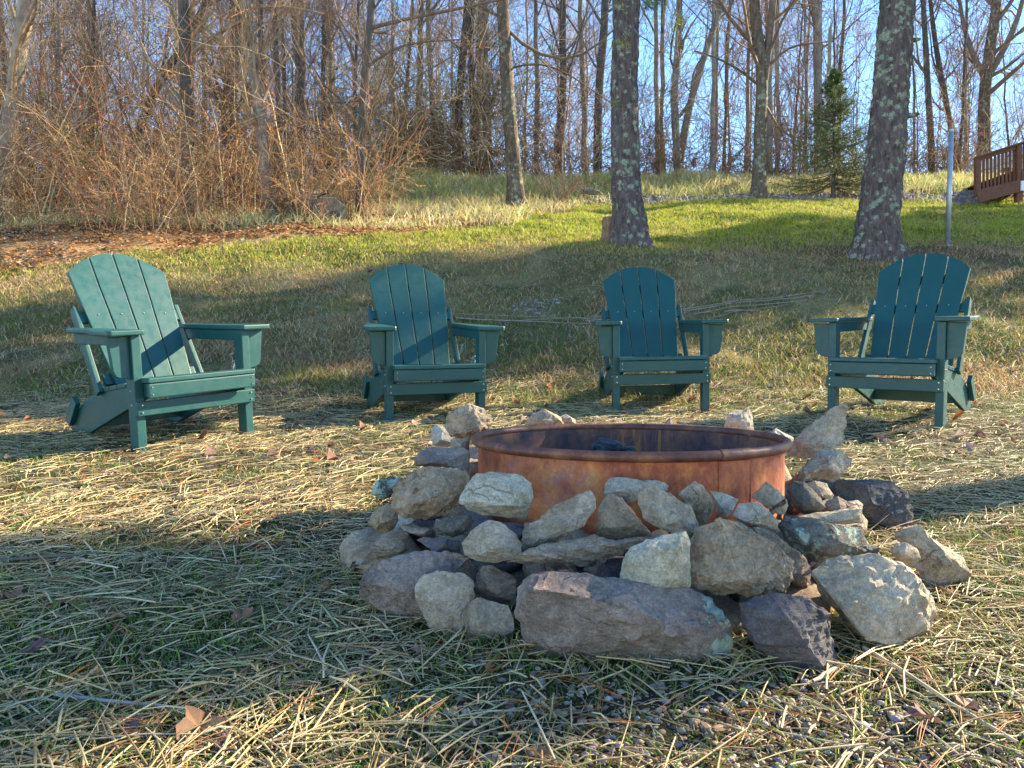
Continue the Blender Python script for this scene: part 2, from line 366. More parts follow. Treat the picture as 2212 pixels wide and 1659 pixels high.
# bank
P = sample_xy(135000, 5.1, 11, 1.9, .74, lambda x, y: np.clip(zones(x, y)[1]+zones(x, y)[0]*.35, 0, 1)*(.25+.75*sstep(.3, .6, fbm(x, y, 2.2, 3, 8))))
gm = sstep(.44, .60, fbm(P[:, 0], P[:, 1], .9, 3, 4))*(1-.6*sstep(7.0, 8.5, P[:, 1]))
o = obj('bank_grass', blades('bank_grass', P, .075, .006, .95, pick(len(P), [(gm*1.5, (.13, .19, .04)), (gm*.6+.15, (.26, .28, .08)), (1-.6*gm, TAN), (.7, BROWN), (.25, STRAWC)])), M['blade'])
tag(o, 'short dry tan and green grass covering the shaded bank behind the chairs', 'grass', kind='stuff')
# lawn
P = sample_xy(110000, 8.2, 17, 1.5, .74, lambda x, y: zones(x, y)[2]*(1-zones(x, y)[6]))
br = sstep(.5, .7, fbm(P[:, 0], P[:, 1], 1.2, 3, 6)); edge = 1-sstep(0, 1.2, P[:, 1]-lawn_lo(P[:, 0]))
o = obj('lawn_grass', blades('lawn_grass', P, .06, .009, .6, pick(len(P), [(1.4, LGREEN), (.7, (.44, .44, .06)), (.22, GREEN), (.3+br*.7+edge, TAN), (edge*.7, BROWN)])), M['blade'])
tag(o, 'bright yellow green lawn strip sunlit beyond the bank', 'grass', kind='stuff')
# long grass on the far bank
P = sample_xy(70000, 11.5, 22.3, 1.2, .74, lambda x, y: np.clip(zones(x, y)[4]+zones(x, y)[3]*.4, 0, 1)*(1-zones(x, y)[6])*(.3+.7*sstep(.35, .6, fbm(x, y, 1.7, 3, 8))))
gg = sstep(.42, .6, fbm(P[:, 0], P[:, 1], .5, 3, 12))
hh = .22
o = obj('long_grass', blades('long_grass', P, hh, .013, .75, pick(len(P), [(gg*1.5+.3, (.36, .44, .14)), (gg*.3, (.15, .22, .05)), (1, (.62, .55, .25)), (.6, TAN), (.4, (.68, .62, .42))])), M['blade'])
tag(o, 'rough pale green and tan long grass on the far bank below the wood', 'grass', kind='stuff')
# young green blades among the straw
def bare(x, y):   # worn gravelly patch in the lower right foreground
    d = ((x-.50)/.80)**2+((y-1.22)/.24)**2; return np.exp(-d**2*.8)
gmask = lambda x, y: zones(x, y)[0]*(.25+.75*sstep(.42, .58, fbm(x, y, 1.8, 3, 21)))*off_ring(x, y)*(1-.8*bare(x, y))
P = sample_xy(85000, 1.0, 6.4, 1.2, .74, gmask)
o = obj('young_grass', blades('young_grass', P, .035, .0028, .8, pick(len(P), [(1, (.10, .19, .03)), (1, (.19, .27, .05)), (.5, TAN)])), M['blade'])
tag(o, 'fine young green grass growing up through the straw', 'grass', kind='stuff')
# straw
def straw_mesh(name, P, Lr, Wr, cols, lift=.018, tilt=.12, ori=None):
    n = len(P); L = Lr[0]+(Lr[1]-Lr[0])*rng.random(n)**2.2; W = Wr[0]+(Wr[1]-Wr[0])*rng.random(n)**1.5
    a = rng.random(n)*2*pi if ori is None else ori
    d2 = np.column_stack([np.cos(a), np.sin(a)]); A = P-d2*L[:, None]/2; B = P+d2*L[:, None]/2
    off = rng.random(n)*lift
    za = H(A[:, 0], A[:, 1], False)+off+.004; zb = H(B[:, 0], B[:, 1], False)+off+.004; zb = zb+(rng.random(n)-.35)*tilt*L*(rng.random(n) < .5)
    A3 = np.column_stack([A, za]); B3 = np.column_stack([B, zb]); mid = (A3+B3)/2; k = rng.random(n) < .3
    mid[:, 2] += (rng.random(n))*.006
    bend = np.column_stack([-d2[:, 1], d2[:, 0], np.zeros(n)])*((rng.random(n)-.5)*.12*L*k)[:, None]; mid = mid+bend
    T = B3-A3; T /= np.linalg.norm(T, axis=1, keepdims=True); s = np.cross(T, [0, 0, 1.]); s /= np.linalg.norm(s, axis=1, keepdims=True)
    u = np.cross(s, T)
    vs = []
    for Q in (A3, mid, B3):
        vs += [Q-s*W[:, None]/2, Q+s*W[:, None]/2, Q+u*W[:, None]*.45]
    V = np.stack(vs, 1).reshape(-1, 3); i = np.arange(n)[:, None]*9; fs = []
    for q in (0, 3):
        for j, k2 in ((0, 1), (1, 2), (2, 0)): fs.append(i+[q+j, q+k2, q+3+k2, q+3+j])
    return np_mesh(name, V, np.concatenate(fs, 0), np.repeat(cols, 9, 0))
smask = lambda x, y: np.clip(zones(x, y)[0]+.0, 0, 1)*np.clip(.34+.8*sstep(.38, .6, fbm(x, y, 2.8, 3, 14)), 0, 1)*off_ring(x, y)*(1-.78*bare(x, y))
P = sample_xy(36000, 1.0, 6.6, .9, .76, smask)
sc_ = pick(len(P), [(1, (.58, .45, .23)), (.9, (.46, .34, .16)), (.4, (.66, .56, .34)), (.7, (.27, .18, .09)), (.2, (.46, .42, .17))])
o = obj('straw', straw_mesh('straw', P, (.025, .20), (.0015, .0055), sc_), M['straw'])
tag(o, 'loose pale straw strewn over the ground round the chairs and fire pit', 'straw', kind='stuff')
P = sample_xy(15000, 1.0, 5.5, 1.5, .76, lambda x, y: zones(x, y)[0]*off_ring(x, y)*(1-.5*bare(x, y)))
o = obj('straw_chaff', straw_mesh('straw_chaff', P, (.012, .05), (.001, .002), pick(len(P), [(1, (.25, .2, .13)), (.5, (.4, .32, .2))]), .008), M['straw'])
tag(o, 'short broken chaff lying between the straw stalks', 'straw', kind='stuff')
P = sample_xy(1500, 5.6, 10, 1.4, .74); o = obj('loose_hay', straw_mesh('loose_hay', P, (.08, .3), (.003, .006), pick(len(P), [(1, (.4, .33, .22)), (1, (.27, .21, .14))]), .04), M['straw'])
tag(o, 'sparse grey stalks scattered on the bank behind the chairs', 'straw', kind='stuff')
n0 = 420; P0 = sample_xy(n0, .95, 3.6, 1.2, .72, lambda x, y: off_ring(x, y)*1.); a0 = rng.random(n0)*2*pi
P = np.repeat(P0, 3, 0)+rng.normal(0, .004, (n0*3, 2)); a1 = np.repeat(a0, 3)+rng.normal(0, .05, n0*3)
o = obj('pine_needles', straw_mesh('pine_needles', P, (.07, .12), (.0012, .0018), pick(len(P), [(1, (.5, .17, .035)), (1, (.42, .2, .06))]), .02, .1, a1), M['straw'])
tag(o, 'fallen orange pine needles caught among the straw', 'pine needles', kind='stuff')
# leaf litter
def litter(name, P, size, cols, curl=.5):
    n = len(P); z = H(P[:, 0], P[:, 1]); c = np.column_stack([P, z+rng.random(n)*.02+.006]); a = rng.random(n)*2*pi
    s = size*(.5+rng.random(n)); tl = (rng.random((n, 2))-.5)*curl*1.6
    def pt(r, th, dz):
        x = r*np.cos(a+th)*s; y = r*np.sin(a+th)*s
        return c+np.column_stack([x, y, x*tl[:, 0]+y*tl[:, 1]+dz*s])
    cu = rng.random(n)*curl
    V = np.stack([pt(-.55, 0, 0), pt(.45, 1.2, cu), pt(.5, 0, .1*cu), pt(.45, -1.2, cu), pt(.8, .0, cu*.3), pt(-.1, 0, -.05)], 1).reshape(-1, 3)
    i = np.arange(n)[:, None]*6
    Ft = np.concatenate([i+[0, 5, 1], i+[0, 3, 5], i+[5, 2, 1], i+[5, 3, 2], i+[1, 2, 4], i+[2, 3, 4]], 0)
    return np_mesh(name, V, Ft, np.repeat(cols, 6, 0))
P = sample_xy(42000, 8.8, 21, 1.5, .76, lambda x, y: np.clip(zones(x, y)[3]*(.25+.75*sstep(.35, .6, fbm(x, y, 1.8, 3, 33)))+.25*zones(x, y)[5]+.04*zones(x, y)[4]+.03*zones(x, y)[2], 0, 1))
o = obj('leaf_litter', litter('leaf_litter', P, .04, pick(len(P), [(1, (.50, .28, .13)), (.7, (.34, .17, .09)), (1, (.62, .46, .29)), (.5, (.22, .12, .08)), (.3, (.66, .36, .10))])), M['leaf'])
tag(o, 'orange and brown fallen leaves carpeting the edge of the wood', 'leaf litter', kind='stuff')
P = sample_xy(900, 3.2, 11, 1.2, .74, lambda x, y: off_ring(x, y)*1.)
o = obj('scattered_leaves', litter('scattered_leaves', P, .035, pick(len(P), [(1, (.40, .28, .22)), (.8, (.28, .14, .1)), (.3, (.5, .2, .08)), (.5, (.45, .38, .33))]), .9), M['leaf'])
tag(o, 'small curled dead leaves scattered over the bank and straw', 'leaves', kind='stuff')
# pebbles
def pebbles(name, P, sz, cols, pw=2.5):
    bm = bmesh.new(); bmesh.ops.create_icosphere(bm, subdivisions=1, radius=1); bv = np.array([v.co[:] for v in bm.verts]); bf = np.array([[v.index for v in f.verts] for f in bm.faces]); bm.free()
    n = len(P); s = sz[0]+(sz[1]-sz[0])*rng.random(n)**pw; a = rng.random(n)*2*pi
    st = np.stack([.6+.8*rng.random(n), .6+.5*rng.random(n), .3+.4*rng.random(n)], 1)*s[:, None]
    V = bv[None]*(1+.28*(rng.random((n, len(bv), 1))-.5))*st[:, None, :]
    x = V[..., 0]*np.cos(a)[:, None]-V[..., 1]*np.sin(a)[:, None]; y = V[..., 0]*np.sin(a)[:, None]+V[..., 1]*np.cos(a)[:, None]
    V = np.stack([x, y, V[..., 2]], -1)+np.column_stack([P, H(P[:, 0], P[:, 1])+s*.15])[:, None]
    Ft = (np.arange(n)[:, None, None]*len(bv)+bf[None]).reshape(-1, 3)
    return np_mesh(name, V.reshape(-1, 3), Ft, np.repeat(cols, len(bv), 0), False)
P = sample_xy(4000, 1.05, 2.0, .8, .72, lambda x, y: np.clip(bare(x, y)*1.1+.03, 0, 1))
o = obj('gravel', pebbles('gravel', P, (.002, .010), pick(len(P), [(1, (.33, .26, .20)), (.3, (.26, .25, .26)), (1, (.24, .17, .12)), (.4, (.55, .46, .35))])), M['pebble'])
tag(o, 'fine grey and brown gravel on the worn ground before the fire pit', 'gravel', kind='stuff')
P = sample_xy(9000, 15.3, 19.5, 1, .74, lambda x, y: path_m(x, y))
o = obj('path_gravel', pebbles('path_gravel', P, (.012, .05), pick(len(P), [(1, (.22, .21, .22)), (1, (.15, .14, .15)), (.3, (.34, .31, .28)), (.5, (.3, .2, .11))])), M['pebble'])
tag(o, 'grey crushed stone strip along the top of the lawn', 'gravel', kind='stuff')
c = at(1150, 668, 7.6); yy = ground_hit(1150, 668); cx = at(1150, 668, yy).x
P = np.column_stack([cx+rng.normal(0, .15, 220), yy+rng.normal(0, .16, 220)])
o = obj('gravel_patch', pebbles('gravel_patch', P, (.008, .026), pick(220, [(1, (.27, .26, .27)), (1, (.2, .18, .18))])), M['pebble'])
tag(o, 'small patch of grey stones spilled on the bank behind the second chair', 'gravel', kind='stuff')

# ------------------------------------------------------------------ tubes and trees
def tubes(P, Rr, sides):
    """P (N,K,3) Rr (N,K) -> verts, quads"""
    Nn, K, _ = P.shape
    T = np.gradient(P, axis=1); T /= np.linalg.norm(T, axis=2, keepdims=True)+1e-9
    ref = np.where((np.abs(T[:, :1, 2:3]) > .8), np.array([[[1., 0, 0]]]), np.array([[[0, 0, 1.]]]))
    s = np.cross(T, np.broadcast_to(ref, T.shape)); s /= np.linalg.norm(s, axis=2, keepdims=True)+1e-9; u = np.cross(s, T)
    a = np.arange(sides)*2*pi/sides
    V = P[:, :, None]+(s[:, :, None]*np.cos(a)[None, None, :, None]+u[:, :, None]*np.sin(a)[None, None, :, None])*Rr[:, :, None, None]
    idx = np.arange(Nn*K*sides).reshape(Nn, K, sides); j = np.roll(np.arange(sides), -1)
    q = np.stack([idx[:, :-1], idx[:, :-1][:, :, j], idx[:, 1:][:, :, j], idx[:, 1:]], -1).reshape(-1, 4)
    return V.reshape(-1, 3), q
def grow(PP, PR, n, t0, t1, lf, ang, K, up, wob, rf, minlen=.1, tipf=.2, tb=0):
    Mm, Kp, _ = PP.shape
    PP = np.repeat(PP, n, 0); PR = np.repeat(PR, n, 0); Nn = len(PP)
    t = t0+(t1-t0)*rng.random(Nn); fi = t*(Kp-1); i0 = np.clip(fi.astype(int), 0, Kp-2); f = (fi-i0)[:, None]; ar = np.arange(Nn)
    A = PP[ar, i0]; B = PP[ar, i0+1]; base = A*(1-f)+B*f; T = B-A; T /= np.linalg.norm(T, axis=1, keepdims=True)+1e-9
    pl = np.linalg.norm(PP[:, -1]-PP[:, 0], axis=1)
    r = rng.normal(size=(Nn, 3)); r -= (r*T).sum(1, keepdims=True)*T; r /= np.linalg.norm(r, axis=1, keepdims=True)+1e-9
    an = (ang+rng.normal(0, .22, Nn))[:, None]; d = T*np.cos(an)+r*np.sin(an)
    L = np.maximum(pl*lf*(1-tb*t)*(.55+.8*rng.random(Nn)), minlen); r0 = (PR[ar, i0]*(1-f[:, 0])+PR[ar, i0+1]*f[:, 0])*rf*(.7+.5*rng.random(Nn))
    Q = np.zeros((Nn, K, 3)); Q[:, 0] = base
    for k in range(1, K):
        d = d+rng.normal(0, wob, (Nn, 3))+np.array([0, 0, up]); d /= np.linalg.norm(d, axis=1, keepdims=True)
        Q[:, k] = Q[:, k-1]+d*(L/(K-1))[:, None]
    Rr = r0[:, None]*(1-(1-tipf)*np.linspace(0, 1, K)[None]); return Q, np.maximum(Rr, .0016)
def polyline(pts, K):
    pts = np.array(pts, float); d = np.r_[0, np.cumsum(np.linalg.norm(np.diff(pts, axis=0), axis=1))]; t = np.linspace(0, d[-1], K)
    # smooth
    q = np.column_stack([np.interp(t, d, pts[:, i]) for i in range(3)])
    for _ in range(2): q[1:-1] = (q[:-2]+2*q[1:-1]+q[2:])/4
    return q
def merge(parts):
    V = []; Q = []; C = []; o_ = 0
    for v, q, c in parts:
        V.append(v); Q.append(q+o_); o_ += len(v); C.append(np.broadcast_to(c, (len(v), 3)) if np.ndim(c) == 1 else c)
    return np.concatenate(V), np.concatenate(Q), np.concatenate(C)
def crown_levels(tp, tr, n1=16, n2=5, n3=5, t0=.35, lf=.33, ang=.75, up=.10, n4=0, extra=None, wob=.12, minr=None):
    b1, r1 = grow(tp, tr, n1, t0, .98, lf, ang, 8, up, wob, .42, .3, .2, .45)
    if extra is not None: b1 = np.concatenate([b1, extra[0]]); r1 = np.concatenate([r1, extra[1]])
    b2, r2 = grow(b1, r1, n2, .2, .97, .5, .7, 6, up*.8, .15, .5, .2)
    b3, r3 = grow(b2, r2, n3, .15, 1, .5, .65, 4, up*.6, .18, .5, .12, .35)
    if minr: r2 = np.maximum(r2, minr*1.3); r3 = np.maximum(r3, minr)
    L = [(b1, r1, 5), (b2, r2, 3), (b3, r3, 3)]
    if n4:
        b4, r4 = grow(b3, r3, n4, .1, 1, .55, .6, 3, .03, .2, .6, .08, .4)
        if minr: r4 = np.maximum(r4, minr*.8)
        L.append((b4, r4, 3))
    return L
def crown_mesh(name, L, cols):
    parts = []
    for i, (p, r, s) in enumerate(L):
        v, q = tubes(p, r, s); k = p.shape[1]*s; n_ = len(p)
        c = np.repeat(pick(n_, [(1, cols[min(i, len(cols)-1)])]), k, 0); parts.append((v, q, c))
    V, Q, C = merge(parts); return np_mesh(name, V, Q, C, True)
def trunk_mesh(name, tp, tr, sides=12, flare=.6, rough=0., sink=0.):
    tr = tr.copy(); k = len(tr); z = np.linspace(0, 1, k)
    V, q = tubes(tp[None], tr[None], sides); V = V.reshape(k, sides, 3)
    hh = np.linalg.norm(tp-tp[0], axis=1)
    for i in range(k):
        for j in range(sides):
            a = j*2*pi/sides; f = 1+flare*math.exp(-max(0, hh[i]-sink)/.26)*(1+.45*sin(a*3+1)+.35*sin(a*5+2))
            if rough:
                p = Vector((cos(a)*3.2, sin(a)*3.2, hh[i]*6)); nn_ = mn.noise(p)+.5*mn.noise(p*2.3); f *= 1+.5*rough*nn_
                vd = mn.voronoi(Vector((cos(a)*4.2, sin(a)*4.2, hh[i]*7.5)))[0]; f += rough*min(.9, (vd[1]-vd[0])*2.2)-rough*.4
            V[i, j] = tp[i]+(V[i, j]-tp[i])*f
    V = V.reshape(-1, 3)
    return np_mesh(name, V, q, None, True)
def bare_tree(name, label, pts, widths, mat, tw, crown=None, group=None, cat='bare tree', K=26, sides=14, extra=None, flare=.5, branch=True, rough=.06, Y=None):
    """pts in photo pixels with distance Y, or world points when Y is None; widths in px at those points"""
    W = [at(px, py, Y) for px, py in pts] if Y else [Vector(p) for p in pts]
    rs = [w_/2/F*Y for w_ in widths] if Y else widths
    if W[0].z > Hf(W[0].x, W[0].y): W[0].z = Hf(W[0].x, W[0].y)
    W[0].z -= .12
    tp = polyline([tuple(p) for p in W], K); dd = np.linspace(0, 1, K); tr = np.interp(dd, np.linspace(0, 1, len(rs)), rs)
    root = thing(name, label, cat, tuple(tp[0]), 0, group); loc = tp-tp[0]
    obj('trunk', trunk_mesh('trunk', loc, tr, sides, flare, rough), mat, root)
    if branch:
        kw = dict(n1=16, n2=5, n3=5); kw.update(crown or {})
        ex = None
        if extra:
            ps = []; rr = []
            for e, w0, w1 in extra:
                q = polyline([tuple(Vector(at(px, py, Y+(dy if len(z_) else 0)))-Vector(tp[0])) for px, py, *z_ in e for dy in (z_ or [0])], 8)
                ps.append(q); rr.append(np.linspace(w0, w1, 8)/2/F*Y)
            ex = (np.array(ps), np.array(rr))
        obj('crown', crown_mesh('crown', crown_levels(loc[None], tr[None], extra=ex, **kw), tw), M['twig'], root)
    return root
TWD = [(.17, .12, .085), (.22, .155, .11), (.27, .18, .13)]
TWW = [(.30, .21, .13), (.38, .27, .17), (.46, .32, .2)]
TWP = [(.18, .145, .12), (.27, .215, .18), (.38, .30, .26)]
# ---- the two lichened pines
def needles_clump(centers, nper, ln, cols, w_=.0016, rad=.05):
    n = len(centers)*nper; c = np.repeat(np.array(centers), nper, 0)+rng.normal(0, rad, (n, 3)); d = rng.normal(size=(n, 3)); d /= np.linalg.norm(d, axis=1, keepdims=True)
    s = np.cross(d, rng.normal(size=(n, 3))); s /= np.linalg.norm(s, axis=1, keepdims=True)
    tip = c+d*(ln*(.6+.7*rng.random(n)))[:, None]; V = np.stack([c-s*w_, c+s*w_, tip], 1).reshape(-1, 3)
    return V, np.arange(n*3).reshape(-1, 3), np.repeat(pick(n, cols), 3, 0)
def pine(label, pts, widths, Y, seed, tufts, stubs=()):
    W = [at(px, py, Y) for px, py in pts]; W[0].z = Hf(W[0].x, W[0].y)-.32
    top = W[-1]; dr = (W[-1]-W[-2]).normalized(); W += [top+dr*3+Vector((.1, .1, 0)), top+dr*6.5]
    rs = [w_/2/F*Y for w_ in widths]; rs += [rs[-1]*.75, rs[-1]*.3]
    K = 240; tp = polyline([tuple(p) for p in W], K)
    dl = np.r_[0, np.cumsum([(W[i+1]-W[i]).length for i in range(len(W)-1)])]; dl /= dl[-1]
    tr = np.interp(np.linspace(0, 1, K), dl, rs)
    root = thing('pine_tree', label, 'pine tree', tuple(tp[0])); loc = tp-tp[0]
    obj('trunk', trunk_mesh('trunk', loc, tr, 56, .42, .13, .24), M['pine_bark'], root)
    b1, r1 = grow(loc[None], tr[None]*.5, 26, .62, .99, .22, 1.25, 7, .05, .12, .4, 1.0, .25, .3)
    b2, r2 = grow(b1, r1, 8, .3, 1, .4, .7, 4, .05, .15, .5, .3)
    obj('crown_limbs', crown_mesh('crown_limbs', [(b1, r1, 5), (b2, r2, 3)], TWD), M['twig'], root)
    V, q, c = needles_clump(b2[:, -1], 60, .16, [(1, (.05, .09, .025)), (.5, (.10, .14, .03))], .004, .14)
    obj('needles', np_mesh('needles', V, q, c), M['needle'], root)
    for px, py, dx, nn_, ln, yl in tufts:
        p = at(px, py, Y+dx)-Vector(tp[0])
        cc = [(.2, (.05, .09, .02)), (1, (.12, .17, .035)), (yl, (.5, .45, .05))]
        V, q, c = needles_clump([tuple(p)], nn_, ln, cc, .0022, .04)
        obj('needle_tuft', np_mesh('needle_tuft', V, q, c), M['needle'], root)
    for px, py, qx, qy in stubs:
        a_ = at(px, py, Y)-Vector(tp[0]); b_ = at(qx, qy, Y)-Vector(tp[0]); p = polyline([tuple(a_), tuple((a_+b_)/2+Vector((0, 0, -.02))), tuple(b_)], 6)
        v, q = tubes(p[None], np.linspace(.05, .018, 6)[None], 8); obj('branch_stub', np_mesh('branch_stub', v, q, None, True), M['pine_bark'], root)
    return root
pine('lichen covered pine trunk nearest the middle with a cut stump against its left side', [(1363, 520), (1360, 480), (1352, 400), (1350, 280), (1348, 180), (1352, 80), (1353, -20)], [76, 68, 60, 57, 56, 54, 56], 10.4, 1,
     [(1345, 92, -.35, 70, .16, .6), (1328, 222, -.3, 40, .13, .1), (1398, 205, 0, 36, .16, .4), (1465, 45, .3, 90, .22, 2.5), (1455, 75, .3, 40, .14, 2.5), (1420, 40, .2, 40, .14, 2.5), (1400, 8, 0, 220, .2, .05), (1425, 0, .2, 200, .2, .05), (1345, 5, -.3, 30, .12, .1), (1440, 95, .3, 20, .1, 1)])
pine('thick lichen covered pine trunk behind the rightmost chair', [(1893, 535), (1895, 480), (1906, 400), (1916, 300), (1924, 200), (1933, 80), (1941, -20)], [84, 80, 78, 74, 70, 69, 68], 9.9, 2,
     [(1895, 5, -.2, 30, .1, 0)], [(1955, 85, 1988, 84), (1948, 248, 1985, 246)])
# stump
def stump():
    Yb = 10.55; p0 = at(1322, 512, Yb); p0.z = Hf(p0.x, Yb)-.05; h = .40; r = .125
    root = thing('tree_stump', 'short sawn stump standing against the left of the middle pine', 'tree stump', tuple(p0)); K = 12
    tp = np.column_stack([np.zeros(K), np.zeros(K), np.linspace(0, h, K)]); obj('stump_bark', trunk_mesh('stump_bark', tp, np.full(K, r), 24, .25, .12), M['wood_cut'], root)
    bm = bmesh.new(); bmesh.ops.create_circle(bm, cap_ends=True, radius=r*.97, segments=24); bmesh.ops.translate(bm, verts=bm.verts, vec=(0, 0, h-.004)); obj('cut_top', bm_mesh('cut_top', bm), M['log'], root)
stump()
# ---- distinct bare trees
bare_tree('bare_tree', 'bare tree with peeling pale bark standing alone on the far bank left of the pines', [(1116, 425), (1113, 385), (1106, 310), (1095, 180), (1090, 80), (1085, 0), (1078, -160), (1082, -420)], [38, 31, 29, 27, 27, 24, 18, 6], M['bark_lichen'], TWD, dict(n1=14, n2=7, n3=6, t0=.42, lf=.42, ang=.85, n4=2),
    Y=15.6, extra=[([(1092, 60), (1110, 100), (1175, 122), (1240, 150), (1300, 90), (1370, 20)], 9, 3), ([(1090, 40), (1065, 30), (1000, -10)], 7, 3), ([(1235, 150), (1228, 230), (1210, 330), (1215, 350)], 5, 2), ([(1095, 150), (1140, 130), (1200, 140), (1330, 230)], 5, 2)])
bare_tree('bare_tree', 'straight dark tree forking high up, standing beside the stone strip left of the fir', [(1639, 430), (1640, 380), (1641, 300), (1646, 200), (1650, 160), (1632, 60), (1628, -60), (1640, -400)], [32, 26, 24, 24, 22, 15, 12, 5], M['bark_lichen'], TWD, dict(n1=14, n2=7, n3=6, t0=.32, lf=.4, ang=.9, n4=2),
    Y=16.5, extra=[([(1650, 175), (1662, 100), (1668, 40), (1676, -60), (1690, -300)], 20, 9), ([(1646, 190), (1600, 150), (1540, 120), (1500, 110)], 7, 3), ([(1655, 150), (1700, 100), (1790, 90)], 7, 3), ([(1652, 225), (1690, 290), (1735, 300)], 6, 3)])
bare_tree('bare_tree', 'pale grey bare tree with spreading forked limbs rising behind the brown deck railing', [(2128, 340), (2126, 280), (2126, 200), (2131, 165), (2138, 110), (2155, 0), (2160, -250)], [30, 27, 24, 22, 18, 14, 5], M['bark_lichen'], TWP, dict(n1=14, n2=7, n3=7, t0=.3, lf=.35, ang=.7, n4=2),
    Y=23.5, extra=[([(2130, 175), (2105, 130), (2080, 60), (2065, -60)], 14, 5), ([(2132, 170), (2175, 100), (2205, 30), (2225, -80)], 16, 6), ([(2130, 170), (2170, 150), (2230, 100)], 9, 3)])
bare_tree('bare_tree', 'sunlit pale tree leaning right at the extreme left edge of the wood', [(2, 480), (8, 380), (20, 280), (38, 150), (55, 20), (66, -80), (90, -400)], [44, 34, 32, 30, 28, 24, 8], M['bark_pale'], TWW, dict(n1=16, n2=6, n3=6, t0=.25, lf=.35, n4=1), Y=13)
bare_tree('bare_tree', 'straight dark bare trunk wrapped in brush behind the leftmost chair', [(410, 480), (408, 400), (405, 300), (402, 150), (396, 0), (390, -300)], [30, 26, 25, 23, 22, 8], M['bark_dark'], TWW, dict(n1=20, n2=6, n3=6, t0=.2, lf=.33, n4=1), Y=13.4)
bare_tree('bare_tree', 'smooth grey bare tree curving left as it rises, left of the hollow log', [(582, 468), (574, 410), (566, 300), (556, 200), (538, 110), (530, 0), (540, -300)], [30, 24, 22, 21, 20, 20, 8], M['bark_grey'], TWW, dict(n1=18, n2=6, n3=6, t0=.25, lf=.36, n4=1),
    Y=13.7, extra=[([(535, 40), (470, 70), (420, 110), (380, 160)], 9, 5), ([(532, 20), (600, 10), (700, 30)], 8, 3)])
bare_tree('bare_tree', 'shaded dark bare tree just left of the smooth grey curving tree', [(505, 450), (500, 380), (492, 280), (500, 150), (520, 30), (530, -250)], [34, 30, 28, 24, 22, 8], M['bark_dark'], TWD, dict(n1=16, n2=6, n3=5, t0=.25), Y=15.5)
bare_tree('bare_tree', 'slim bare tree right of the hollow log with limbs reaching far to the right', [(778, 480), (776, 400), (780, 300), (786, 180), (796, 80), (806, -20), (815, -300)], [17, 15, 15, 15, 15, 13, 5], M['bark_dark'], TWD, dict(n1=16, n2=6, n3=6, t0=.22, lf=.4, ang=1.0, n4=1),
    Y=12.9, extra=[([(797, 62), (850, 45), (940, 30), (1040, 8), (1130, -10)], 9, 4), ([(788, 150), (840, 105), (900, 90), (1010, 85)], 7, 3), ([(784, 250), (850, 190), (930, 150), (980, 120)], 6, 2), ([(780, 215), (740, 222), (660, 222)], 6, 2)])
bare_tree('bare_tree', 'dark leaning bare tree in the left brush that slants up to the right', [(250, 470), (285, 330), (330, 200), (400, 90), (455, -10), (520, -250)], [20, 18, 17, 15, 13, 5], M['bark_dark'], TWD, dict(n1=16, n2=6, n3=5, t0=.2), Y=15)
# trees of the wood seen against the sky
for lab, pts, ws, mt, Yt, ex in [
 ('slim pale bare tree in the centre wood, just left of the close dark pair', [(945, 430), (936, 250), (926, 100), (924, -60), (925, -400)], [13, 12, 11, 9, 4], 'bark_grey', 23, None),
 ('dark crooked tree of the centre wood leaning right, first of the close dark pair', [(1000, 430), (988, 250), (994, 160), (1008, 60), (1012, -80), (1020, -400)], [20, 17, 16, 13, 11, 4], 'bark_dark', 22.6, None),
 ('dark straight tree of the centre wood, second of the close dark pair', [(1030, 430), (1022, 240), (1016, 120), (1022, 0), (1030, -350)], [14, 13, 11, 9, 4], 'bark_dark', 22.9, None),
 ('dead broken trunk with a short side stub in the centre of the wood', [(1058, 430), (1052, 330), (1052, 210), (1048, 120), (1050, 30)], [26, 22, 20, 12, 9], 'bark_grey', 22.4, [([(1056, 250), (1070, 200), (1078, 172)], 12, 9)]),
 ('bare tree just left of the middle pine with ivy scarred bark', [(1292, 430), (1290, 300), (1296, 150), (1308, 40), (1308, -300)], [20, 18, 17, 16, 5], 'bark_dark', 22.5, None),
 ('bare tree right of the centre bank tree, dark to its first fork', [(1205, 430), (1207, 300), (1220, 200), (1214, 80), (1225, -300)], [17, 15, 14, 11, 4], 'bark_dark', 23, None),
 ('bare tree leaning strongly right, in the wood just right of the middle pine', [(1455, 430), (1475, 300), (1500, 180), (1530, 100), (1580, -60), (1640, -400)], [20, 17, 14, 12, 8, 4], 'bark_grey', 22.8, None),
 ('twisted grey bare tree right of the middle pine with looping low limbs', [(1468, 440), (1462, 300), (1452, 200), (1470, 80), (1466, -40), (1480, -350)], [19, 17, 15, 12, 10, 4], 'bark_grey', 22.2, [([(1460, 260), (1500, 215), (1490, 160), (1520, 120)], 8, 4)]),
 ('pale upright bare tree behind the fir, taller of the light trunks', [(1765, 420), (1764, 250), (1762, 100), (1760, -60), (1765, -350)], [12, 11, 10, 9, 4], 'bark_grey', 23.5, None),
 ('bare tree with upswept limbs between the right pine and the metal post', [(2010, 430), (2015, 330), (2005, 220), (2000, 100), (1990, -60), (1990, -350)], [15, 14, 12, 10, 8, 3], 'bark_dark', 23, None),
 ('slim bare tree leaning left beside the metal post', [(2075, 430), (2060, 300), (2035, 180), (2015, 60), (2000, -100)], [14, 13, 12, 9, 5], 'bark_dark', 24, None)]:
    bare_tree('bare_tree', lab, pts, ws, M[mt], TWP, dict(n1=14, n2=6, n3=6, t0=.3, lf=.3, n4=1, minr=.004), Y=Yt, K=18, sides=9, extra=ex, rough=.08)
